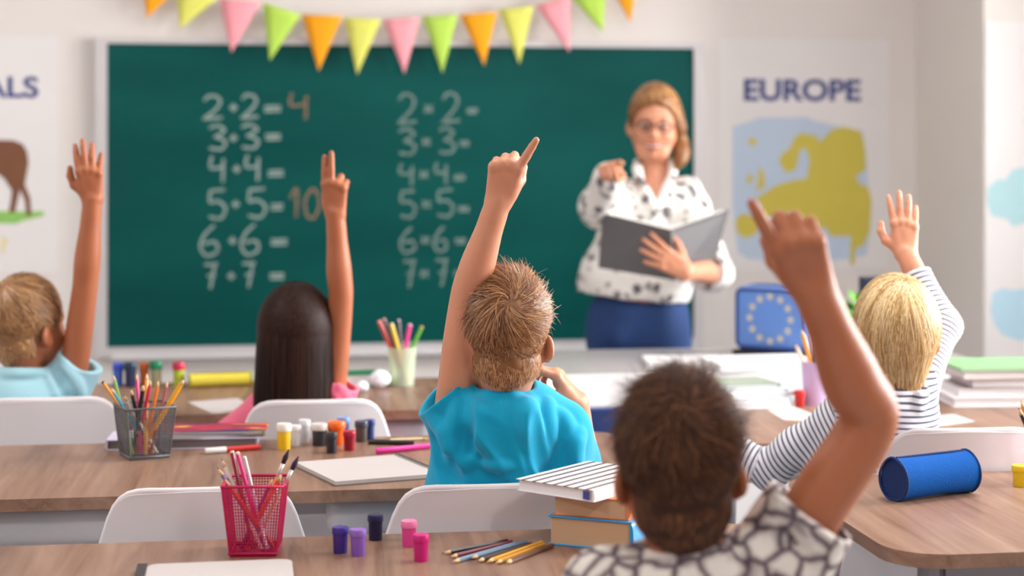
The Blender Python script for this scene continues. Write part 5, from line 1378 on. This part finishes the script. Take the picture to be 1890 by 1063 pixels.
in_cup(cC, 0.11, 0.04, [('pencil', 'red', 699, 592, 0.012, (190, 44, 40), 0.0062, 'blunt', (236, 150, 150), 0.0), ('pencil', 'dark brown', 708, 588, 0.016, (90, 50, 44), 0.0055, 'blunt', (230, 160, 150), 0.02), ('pencil', 'yellow', 722, 597, 0.018, (226, 196, 50), 0.0060, 'blunt', (244, 200, 170), -0.01),
                        ('pencil', 'dark plum', 736, 590, 0.004, (80, 40, 60), 0.0045, 'blunt', (230, 200, 210), 0.02), ('pencil', 'hot pink', 757, 598, -0.010, (232, 70, 150), 0.0060, 'blunt', (250, 190, 210), 0.0), ('pencil', 'grass green', 779, 602, -0.018, (96, 170, 56), 0.0055, 'blunt', (226, 170, 130), 0.01)],
       'pencils in the clear tumbler', 'clear tumbler')
cD = T(1506, 746)
tumbler('lilac plastic cup of pencils behind the striped top', cD, 0.031, 0.040, 0.115, mat('lilac_plastic', srgb(206, 180, 222), 0.35))
in_cup(cD, 0.115, 0.04, [('pencil', 'orange', 1480, 608, 0.014, (240, 160, 40), 0.0066, 'lead', None, 0.0), ('pencil', 'white', 1467, 634, 0.016, (240, 226, 206), 0.0055, 'lead', (120, 60, 60), -0.01), ('pencil', 'rose', 1496, 616, 0.006, (214, 160, 180), 0.0045, 'blunt', None, 0.01),
                         ('pencil', 'dark green', 1508, 610, -0.004, (24, 60, 44), 0.0055, 'lead', None, -0.01), ('pencil', 'crimson', 1519, 622, -0.010, (160, 40, 60), 0.0050, 'lead', None, 0.0), ('pencil', 'black', 1528, 636, -0.014, (30, 30, 34), 0.0050, 'lead', None, 0.01)],
       'pencils in the lilac cup', 'lilac cup')
cE = T(1926, 886)
tumbler('pale pink pencil cup at the edge of the table with the pencil case', cE, 0.030, 0.036, 0.09, mat('pale_pink_plastic', srgb(232, 196, 220), 0.35))
in_cup(cE, 0.09, 0.03, [('pencil', 'orange', 1884, 738, 0.008, (236, 150, 44), 0.0046, 'lead', None, -0.01), ('pencil', 'black', 1880, 752, 0.012, (30, 30, 34), 0.0046, 'lead', None, -0.02), ('pencil', 'pink', 1891, 756, 0.006, (232, 170, 206), 0.0042, 'blunt', None, 0.01)],
       'pencils in the pale pink cup', 'pale pink cup')
def lying(name, label, a, b, r, col, tip, group=None, tipc=None, z=TZ):
    A, B = T(*a, z), T(*b, z); A.z = B.z = z + r * 1.05
    return stick(name, label, A, B, r, col, tip, group, tipc)
lying('marker', 'red marker with a white cap lying before the folders', (480, 830), (378, 838), 0.0062, (206, 48, 44), 'marker', None, (238, 234, 232))
lying('marker', 'black marker lying behind the pink one', (764, 822), (680, 820), 0.0055, (24, 22, 22), 'marker')
lying('marker', 'hot pink marker lying before the black one', (793, 828), (694, 838), 0.0062, (232, 60, 160), 'marker', None, (232, 60, 160))
lying('pencil', 'cream pencil lying behind the black marker', (720, 815), (792, 812), 0.0035, (228, 208, 170), 'lead')
for lb, a, b, col in (('black pencil, outermost of the fanned pencils', (936, 1003), (816, 1026), (40, 32, 36)), ('maroon pencil lying between black and steel blue pencils', (944, 1005), (829, 1033), (118, 44, 66)), ('steel blue pencil, long, among the fanned pencils', (951, 1008), (834, 1042), (120, 144, 168)),
                      ('slate blue pencil among the fanned pencils', (972, 1005), (868, 1035), (104, 128, 154)), ('dark brown pencil in the middle of the fanned pencils', (980, 1009), (880, 1041), (76, 54, 40)),
                      ('golden yellow pencil among the fanned pencils', (1000, 1006), (898, 1042), (222, 160, 48)), ('ochre pencil beside the golden one', (1004, 1010), (914, 1044), (196, 142, 56)), ('chestnut brown pencil, last of the fanned pencils', (1020, 1011), (932, 1044), (104, 66, 46))):
    lying('pencil', lb, a, b, 0.0040, col, 'lead', 'pencils fanned out on the table')

# --- books, pads, papers
M_page = mat('cut_pages', srgb(206, 170, 136), 0.85, 0.05, 8, 0.3, 500, stretch=(1, 1, 60))
M_page_w = mat('white_pages', srgb(236, 234, 236), 0.85, 0.03, 8, 0.2, 500, stretch=(1, 1, 60))
def book(label, at, w, dp, th, rz, cover, z, pages=None, name='book', group=None, board=0.0028, spine_round=True):
    """spine along +x; the cut pages show on the other three sides"""
    t = thing(name, label, name.replace('_', ' ') if name != 'exercise_book' else 'exercise book', (at.x, at.y, z), rz, group)
    obj('page_block', boxes((-w / 2 + 0.004, w / 2 - 0.004, -dp / 2 + 0.004, dp / 2 - 0.004, board, th - board)).mesh('page_block'), pages or M_page, t)
    for z0 in (0, th - board): obj('cover', MB().box((0, 0, z0 + board / 2), (w, dp, board), None, min(0.0008, board * 0.3), 1).mesh('cover'), cover, t)
    b = MB(); n = 8; prof = []
    for k in range(n + 1):
        a = -math.pi / 2 + math.pi * k / n
        prof.append((w / 2 - 0.004 + (0.007 if spine_round else 0.005) * math.cos(a), th / 2 + th / 2 * math.sin(a)))
    A = [b.bm.verts.new((x, -dp / 2, zz)) for x, zz in prof]; B = [b.bm.verts.new((x, dp / 2, zz)) for x, zz in prof]
    for k in range(n): b.bm.faces.new((A[k], B[k], B[k + 1], A[k + 1]))
    b.bm.faces.new(A[::-1]); b.bm.faces.new(B)
    obj('spine', b.mesh('spine', True, angle=60), cover, t)
    return t
M_blue_c = mat('glossy_blue_cover', srgb(40, 148, 206), 0.3, 0.03); M_orange_c = mat('orange_cover', srgb(240, 128, 62), 0.4, 0.04)
m_st, nt, b_ = node_mat('striped_notebook_cover')
tc = nt.nodes.new('ShaderNodeTexCoord'); wv = nt.nodes.new('ShaderNodeTexWave'); wv.wave_type = 'BANDS'; wv.bands_direction = 'X'; wv.inputs['Scale'].default_value = 14; wv.inputs['Distortion'].default_value = 0.4
nt.links.new(tc.outputs['Object'], wv.inputs['Vector']); r_ = nt.nodes.new('ShaderNodeValToRGB'); r_.color_ramp.interpolation = 'CONSTANT'
r_.color_ramp.elements[0].color = srgb(96, 82, 86); r_.color_ramp.elements[1].position = 0.3; r_.color_ramp.elements[1].color = srgb(226, 216, 212)
nt.links.new(wv.outputs['Fac'], r_.inputs['Fac']); nt.links.new(r_.outputs['Color'], b_.inputs['Base Color'])
q = T(1140, 1007)
RB = -THETA + math.radians(-22)
book('thick blue hardback at the bottom of the stack beside the fanned pencils', q + Vector((0.0, 0.075, 0)), 0.150, 0.205, 0.050, RB, M_blue_c, TZ)
book('orange paperback between the blue hardback and the striped notebook', q + Vector((-0.004, 0.078, 0)), 0.136, 0.19, 0.034, RB + math.radians(2), M_orange_c, TZ + 0.0505, None, 'book', None, 0.0012)
nb = book('white notebook with dark stripes on top of the orange paperback', q + Vector((-0.030, 0.085, 0)), 0.165, 0.215, 0.020, RB - math.radians(16), m_st, TZ + 0.085, M_page_w, 'notebook', None, 0.0010, False)
for ch in list(nb.children):
    if ch.name.startswith('spine') or (ch.name.startswith('cover') and ch.data.vertices[0].co.z < 0.005): ch.data.materials[0] = M_page_w
obj('blue_label', boxes((0.060, 0.072, -0.1085, -0.1068, 0.003, 0.017)).mesh('blue_label'), plastic(66, 70, 150), nb)
def sheet(name, label, cat, corners, th, m, z=TZ, group=None):
    P = [T(*c, z) if len(c) == 2 else Vector((c[0], c[1], z)) for c in corners]
    o = sum(P, Vector()) / len(P)
    b = MB().prism([((p - o).x, (p - o).y) for p in P], 0, th)
    ob = obj(name, b.mesh(name), m); ob.location = (o.x, o.y, z)
    return tag(ob, label, cat, group), o, P
M_sheet = mat('drawing_paper', srgb(190, 182, 180), 0.8, 0.01)
def pad(label, c1, c2, c4, th, z=TZ, spiral=True):
    """c1-c2 one side, c4 the other neighbour of c1; the spiral runs along the side opposite c1-c2"""
    P1, P2, P4 = (T(*c, z) for c in (c1, c2, c4)); P3 = P4 + (P2 - P1)
    o = (P1 + P3) / 2
    t = thing('drawing_pad', label, 'drawing pad', (o.x, o.y, z))
    poly = [((p - o).x, (p - o).y) for p in (P1, P2, P3, P4)]
    c = lambda k: [(x * k, y * k) for x, y in poly]
    obj('backing_board', MB().prism(poly, 0, 0.0025).mesh('backing_board'), mat('grey_board', srgb(120, 112, 106), 0.9), t)
    obj('sheets', MB().prism(c(0.992), 0.0026, th).mesh('sheets'), M_sheet, t)
    if spiral:
        n = 24; d = (P3 - P4).normalized(); nrm = (P4 - P1).normalized()
        b = MB(); pts = []
        for k in range(n * 10 + 1):
            a = 2 * math.pi * k / 10; p = (P4 - o).lerp(P3 - o, 0.03 + 0.94 * k / (n * 10)) - nrm * 0.004
            pts.append(p + nrm * (0.0075 * math.cos(a)) + Vector((0, 0, th * 0.5 + 0.0075 * math.sin(a) + 0.001)))
        pts = [Vector((p.x, p.y, max(p.z, 0.0015))) for p in pts]
        obj('wire_spiral', b.tube(pts, 0.0012, 5).mesh('wire_spiral', True), plastic(50, 48, 52), t)
    return t
pad('open white drawing pad with a wire spiral before the turquoise shirt', (543, 861), (619, 898), (734, 847), 0.010)
# pad at the lower edge of the near table
A_, B_ = T(268, 1051), T(498, 1042)
u_ = (B_ - A_).normalized(); v_ = Vector((u_.y, -u_.x, 0))
t = thing('drawing_pad', 'white pad with a black edge lying before the magenta cup', 'drawing pad', (A_.x, A_.y, TZ), math.atan2(u_.y, u_.x))
obj('backing_board', MB().prism(round_rect(0, 0.235, -0.27, 0, 0.02), 0, 0.002).mesh('backing_board'), mat('black_board', srgb(34, 30, 40), 0.6), t)
obj('sheets', MB().prism(round_rect(0.004, 0.233, -0.268, -0.002, 0.02), 0.0021, 0.009).mesh('sheets'), M_sheet, t)
obj('binding', boxes((-0.012, 0.004, -0.26, -0.004, 0.0, 0.011)).mesh('binding'), plastic(34, 30, 40), t)
# folders behind the black mesh cup
M_lav = mat('lavender_cover', srgb(206, 196, 220), 0.5, 0.03)
q = T(340, 821)
book('thick lavender notebook under the printed folder', q, 0.335, 0.118, 0.024, math.radians(-2) + math.pi, M_lav, TZ, mat('grey_pages', srgb(120, 112, 112), 0.9), 'notebook')
book('grey clipboard folder under the printed folder', q + Vector((0.03, -0.005, 0)), 0.30, 0.112, 0.007, math.radians(3), mat('silver_grey_cover', srgb(176, 172, 178), 0.3), TZ + 0.0243, M_page_w, 'folder', None, 0.001)
m_f, nt, b_ = node_mat('wavy_rainbow_print')
tc = nt.nodes.new('ShaderNodeTexCoord'); mp = nt.nodes.new('ShaderNodeMapping'); mp.inputs['Scale'].default_value = (2.2, 9, 1)
nz = nt.nodes.new('ShaderNodeTexNoise'); nz.inputs['Scale'].default_value = 1.6; nz.inputs['Detail'].default_value = 1; nz.inputs['Distortion'].default_value = 1.2
nt.links.new(tc.outputs['Object'], mp.inputs['Vector']); nt.links.new(mp.outputs['Vector'], nz.inputs['Vector'])
r_ = nt.nodes.new('ShaderNodeValToRGB'); r_.color_ramp.interpolation = 'CONSTANT'; e = r_.color_ramp.elements
e[0].color = srgb(210, 196, 70); e[1].position = 0.40; e[1].color = srgb(176, 34, 66)
for ps, cc in ((0.36, (196, 84, 40)), (0.50, (120, 26, 72)), (0.56, (62, 50, 96)), (0.66, (160, 150, 110))): x = e.new(ps); x.color = srgb(*cc)
nt.links.new(nz.outputs['Fac'], r_.inputs['Fac']); nt.links.new(r_.outputs['Color'], b_.inputs['Base Color']); b_.inputs['Roughness'].default_value = 0.4
book('folder printed with red, yellow and navy waves on top of the notebooks', q + Vector((0.045, 0.0, 0)), 0.28, 0.112, 0.008, math.radians(-4), m_f, TZ + 0.0316, M_page_w, 'folder', None, 0.001)
# sheets of paper
sheet('paper_sheet', 'white sheet of paper lying beside the girl', 'paper', [(346, 742), (438, 735), (470, 752), (392, 764)], 0.0006, M_sheet)
sheet('paper_sheet', 'white sheet of paper lying behind the striped boy chair', 'paper', [(1690, 772), (1760, 764), (1800, 778), (1704, 791)], 0.0006, M_sheet)
sheet('paper_sheet', 'cream sheet of paper before the red paint pot', 'paper', [(1416, 756), (1462, 750), (1500, 764), (1492, 778), (1446, 775)], 0.0006, mat('cream_paper', srgb(206, 196, 186), 0.8))
# lemon pencil pouch, green book and crumpled paper on the far table
def pouch(name, label, cat, a, b, r, m, m_end, zip_m, z=TZ, flat=1.0):
    A, B = V2W(a), V2W(b); ax = (B - A); L = ax.length; rz = math.atan2(ax.y, ax.x)
    o = (A + B) / 2
    t = thing(name, label, cat, (o.x, o.y, z), rz)
    n = 28; K = 13; bm_ = MB(); rings = []
    for k in range(K):
        u = k / (K - 1); x = (u - 0.5) * L
        sg = 1 - 0.05 * math.sin(math.pi * u)
        ring = []
        for i in range(n):
            th = 2 * math.pi * i / n
            rr = r * sg * (1 + 0.07 * max(0, math.sin(th)) ** 6 + 0.015 * math.sin(3 * th + u * 7))
            zz = r * flat + rr * flat * math.sin(th)
            ring.append(bm_.bm.verts.new((x + 0.004 * math.sin(th * 2 + 1) * (1 if k in (0, K - 1) else 0), rr * math.cos(th), max(zz, 0.0012))))
        rings.append(ring)
    for p_, q_ in zip(rings, rings[1:]):
        for i in range(n): bm_.bm.faces.new((p_[i], p_[(i + 1) % n], q_[(i + 1) % n], q_[i]))
    obj('fabric_tube', bm_.mesh('fabric_tube', True), m, t)
    for s in (-1, 1):
        bm2 = MB()
        P_ = [(s * (L / 2 - 0.003), r * math.cos(2 * math.pi * i / n) * 0.985, max(r * flat + r * flat * (1 + 0.07 * max(0, math.sin(2 * math.pi * i / n)) ** 6) * math.sin(2 * math.pi * i / n) * 0.985, 0.0014)) for i in range(n)]
        c_ = bm2.bm.verts.new((s * (L / 2 - 0.008), 0, r * flat)); v_ = [bm2.bm.verts.new(p_) for p_ in P_]
        for i in range(n): bm2.bm.faces.new((v_[i], v_[(i + 1) % n], c_))
        obj('end_disc', bm2.mesh('end_disc', True), m_end, t)
        obj('end_piping', MB().tube([(s * L / 2, r * math.cos(2 * math.pi * i / n), max(r * flat + r * flat * (1 + 0.07 * max(0, math.sin(2 * math.pi * i / n)) ** 6) * math.sin(2 * math.pi * i / n), 0.0026)) for i in range(n + 1)], 0.0026, 6).mesh('end_piping', True), m_end, t)
    obj('zip', boxes((-L / 2 + 0.008, L / 2 - 0.008, -0.003, 0.003, 2 * r * flat * 1.03 - 0.001, 2 * r * flat * 1.03 + 0.0015)).mesh('zip'), zip_m, t)
    return t
M_bf = mat('blue_fabric', srgb(0, 78, 156), 0.9, 0.08, 40, 0.25, 260, spec=0.2); M_nf = mat('navy_fabric', srgb(6, 40, 96), 0.85, 0.05, 40, 0.2, 260)
pouch('pencil_case', 'blue barrel-shaped fabric pencil case with navy ends', 'pencil case', W2V(T(1652, 927)) + Vector((0, 0.012, 0)), W2V(T(1788, 911)) + Vector((0, 0.020, 0)), 0.040, M_bf, M_nf, M_nf)
pouch('pencil_case', 'slim yellow pencil case among the far paint pots', 'pencil case', W2V(T(350, 715)), W2V(T(463, 711)), 0.019, mat('yellow_fabric', srgb(206, 190, 62), 0.75, 0.08, 30), mat('olive_fabric', srgb(150, 150, 50), 0.8), plastic(120, 110, 40), TZ)
gb = book('green book lying beside the crumpled paper', T(672, 709), 0.13, 0.09, 0.036, math.radians(10), mat('green_cover', srgb(16, 128, 84), 0.4), TZ, M_page_w)
def crumple(label, at, r, seed, z=TZ):
    bm = bmesh.new(); bmesh.ops.create_icosphere(bm, subdivisions=3, radius=r)
    rn = random.Random(seed); cs = [Vector((rn.gauss(0, 1), rn.gauss(0, 1), rn.gauss(0, 1))).normalized() for _ in range(16)]
    for v in bm.verts:
        n_ = v.co.normalized(); d = max(n_.dot(c) for c in cs)
        v.co = n_ * r * (0.62 + 0.42 * d) ; v.co.z *= 0.85
    mz = min(v.co.z for v in bm.verts)
    for v in bm.verts: v.co.z -= mz
    me = bpy.data.meshes.new('crumpled_paper'); bm.to_mesh(me); bm.free()
    o = obj('crumpled_paper', me, mat('crumpled_white_paper', srgb(236, 236, 246), 0.85)); o.location = (at.x, at.y, z)
    return tag(o, label, 'paper')
crumple('large crumpled ball of white paper beside the green book', T(701, 716), 0.030, 3)
crumple('small crumpled scrap of white paper beside the larger ball', T(668, 724), 0.018, 5)
# piles of exercise books
M_wc = mat('white_card_cover', srgb(238, 236, 238), 0.6); M_bc = mat('pale_blue_card_cover', srgb(206, 220, 232), 0.6); M_gc = mat('sage_card_cover', srgb(150, 162, 146), 0.6)
z = TZ
for i, (lb, dx, dy, rz, th, m_) in enumerate((('white exercise book at the bottom of the pile by the red pot', 0.0, 0.0, 10, 0.014, M_wc), ('pale blue exercise book above the lowest white one', -0.012, 0.006, 4, 0.012, M_bc), ('white exercise book in the middle of the pile by the red pot', 0.01, 0.01, 14, 0.012, M_wc),
                                             ('pale blue exercise book near the top of the pile by the red pot', -0.02, 0.012, 2, 0.010, M_bc), ('sage green exercise book on top of the pile by the red pot', -0.04, 0.03, 8, 0.008, M_gc))):
    q = T(1385, 746); book(lb, q + Vector((dx, dy, 0)), 0.21, 0.15, th, math.radians(rz), m_, z, M_page_w, 'exercise_book', 'exercise books piled by the red pot', 0.0008, False); z += th + 0.0004
z = TZ
for i, (lb, dx, dy, w_, dp, rz, th, m_) in enumerate((('large white book at the bottom of the pile by the map wall', 0.0, 0.0, 0.30, 0.21, -6, 0.024, M_wc), ('white hardback above the lowest one in the map wall pile', 0.01, 0.0, 0.28, 0.20, -9, 0.022, mat('off_white_cover', srgb(228, 222, 224), 0.5)),
                                                     ('maroon book below the green folder', 0.03, 0.005, 0.26, 0.19, -4, 0.024, mat('maroon_cover', srgb(96, 58, 58), 0.5)), ('pinkish brown book directly below the green folder', 0.015, 0.0, 0.29, 0.20, -3, 0.022, mat('pinkish_brown_cover', srgb(178, 146, 138), 0.5)),
                                                     ('light green folder on top of the pile by the map wall', 0.015, 0.0, 0.30, 0.21, -4, 0.010, mat('light_green_cover', srgb(134, 206, 130), 0.45)))):
    q = T(1832, 737); book(lb, q + Vector((dx, dy - 0.03, 0)), w_, dp, th, math.radians(rz), m_, z, M_page_w, 'book', 'books piled by the map wall', 0.0018, False); z += th + 0.0004
# teacher's desk: paper piles, starred case, plant
DZ = 0.74
z = DZ
for lb, px, py, w_, dp, rz, th in (('thick pile of white paper on the desk before the starred case', 1400, 676, 0.32, 0.22, 4, 0.022), ('thin pile of white paper on the desk beside the woman', 1262, 668, 0.24, 0.19, -7, 0.010)):
    q = T(px, py, DZ); b = MB()
    o = obj('paper_pile', MB().box((0, 0, th / 2), (w_, dp, th)).mesh('paper_pile'), M_page_w); o.location = (q.x, q.y, DZ); o.rotation_euler.z = math.radians(rz)
    tag(o, lb, 'paper')
q = V2W(C(1441, 630, 5.36))
RZ = -THETA - math.radians(33)
o = obj('laptop_case', MB().box((0, 0, 0.010), (0.27, 0.20, 0.020), None, 0.006).mesh('laptop_case'), plastic(26, 28, 34, 0.6)); o.location = (q.x + 0.01, q.y, DZ); o.rotation_euler.z = RZ
tag(o, 'flat black case lying under the blue starred case', 'case')
t = thing('starred_case', 'blue box-shaped case with a ring of stars on its front', 'case', (q.x, q.y, DZ + 0.0205), RZ)
M_sb = mat('blue_shell', srgb(92, 134, 204), 0.35, 0.03); M_sb2 = mat('dark_blue_shell', srgb(34, 58, 132), 0.4)
obj('front_shell', MB().box((0, -0.045, 0.101), (0.25, 0.075, 0.20), None, 0.022, 4).mesh('front_shell', True, angle=50), M_sb, t)
obj('rear_shell', MB().box((0, 0.04, 0.101), (0.256, 0.10, 0.202), None, 0.02, 4).mesh('rear_shell', True, angle=50), M_sb2, t)
obj('edge_piping', MB().tube([(x, -0.083, z_ + 0.101) for x, z_ in round_rect(-0.116, 0.116, -0.092, 0.092, 0.02)] + [(0.096, -0.083, 0.009)], 0.004, 6).mesh('edge_piping', True), M_sb2, t)
M_gold = mat('pale_gold_print', srgb(196, 188, 168), 0.5)
for k in range(12):
    a = 2 * math.pi * k / 12; cx, cz = 0.070 * math.cos(a), 0.103 + 0.070 * math.sin(a)
    b = MB(); P = []
    for j in range(10):
        rr = 0.0155 if j % 2 == 0 else 0.0068; th = math.pi / 2 + j * math.pi / 5
        P.append((cx + rr * math.cos(th), cz + rr * math.sin(th)))
    flat_poly(b, P, -0.0825, 0.0012)
    obj('star', b.mesh('star'), M_gold, t)
# plant
q = V2W(C(1592, 600, 5.36))
t = thing('potted_plant', 'leafy green plant in a white pot on the desk', 'plant', (q.x, q.y, DZ))
obj('pot', MB().lathe([(0.036, 0), (0.040, 0.004), (0.050, 0.085), (0.052, 0.09), (0.047, 0.09), (0.045, 0.078)], 24).mesh('pot', True, angle=40), mat('white_ceramic', srgb(236, 234, 230), 0.25), t)
obj('soil', MB().lathe([(0.0445, 0.074), (0.0445, 0.078)], 20).mesh('soil'), mat('soil', srgb(62, 46, 36), 0.95, 0.3, 90), t)
M_leafg = mat('green_leaf', srgb(104, 176, 46), 0.45, 0.2, 30)
rn = random.Random(7)
b = MB()
for k in range(5): b.tube([(rn.uniform(-.01, .01), rn.uniform(-.01, .01), 0.076), (rn.uniform(-.03, .03), rn.uniform(-.03, .03), 0.15)], 0.002, 5)
o = obj('stems', b.mesh('stems'), mat('plant_stem', srgb(90, 130, 50), 0.6), t)
for k in range(46):
    a = rn.uniform(0, 2 * math.pi); el_ = rn.uniform(-0.1, 1.3); L = rn.uniform(0.035, 0.06); wd = L * 0.32
    M4 = Matrix.Translation((0.035 * math.cos(a) * math.cos(el_), 0.035 * math.sin(a) * math.cos(el_), 0.115 + 0.045 * math.sin(el_))) @ Matrix.Rotation(a, 4, 'Z') @ Matrix.Rotation(-el_ * 0.8 + rn.uniform(-.3, .3), 4, 'Y')
    bm_ = MB(); V_ = []
    for i in range(5):
        u = i / 4; w_ = wd * math.sin(math.pi * min(max(u, 0.03), 0.97)) ** 0.8
        V_.append([bm_.bm.verts.new((L * u, -w_, -0.012 * u * u)), bm_.bm.verts.new((L * u, 0, 0.004 - 0.012 * u * u)), bm_.bm.verts.new((L * u, w_, -0.012 * u * u))])
    for p_, q_ in zip(V_, V_[1:]):
        for j in range(2): bm_.bm.faces.new((p_[j], p_[j + 1], q_[j + 1], q_[j]))
    obj('leaf', bm_.mesh('leaf', True, M4), M_leafg, t)
q = V2W(C(1626, 600, 5.49))
t = thing('desk_organiser', 'dark navy box file standing behind the potted plant', 'box file', (q.x, q.y, DZ), -THETA)
obj('file_body', MB().box((0, 0, 0.12), (0.13, 0.08, 0.24), None, 0.004).mesh('file_body'), plastic(36, 44, 78, 0.5), t)
obj('label_card', boxes((-0.03, 0.03, -0.0415, -0.0403, 0.12, 0.19)).mesh('label_card'), M_page_w, t)
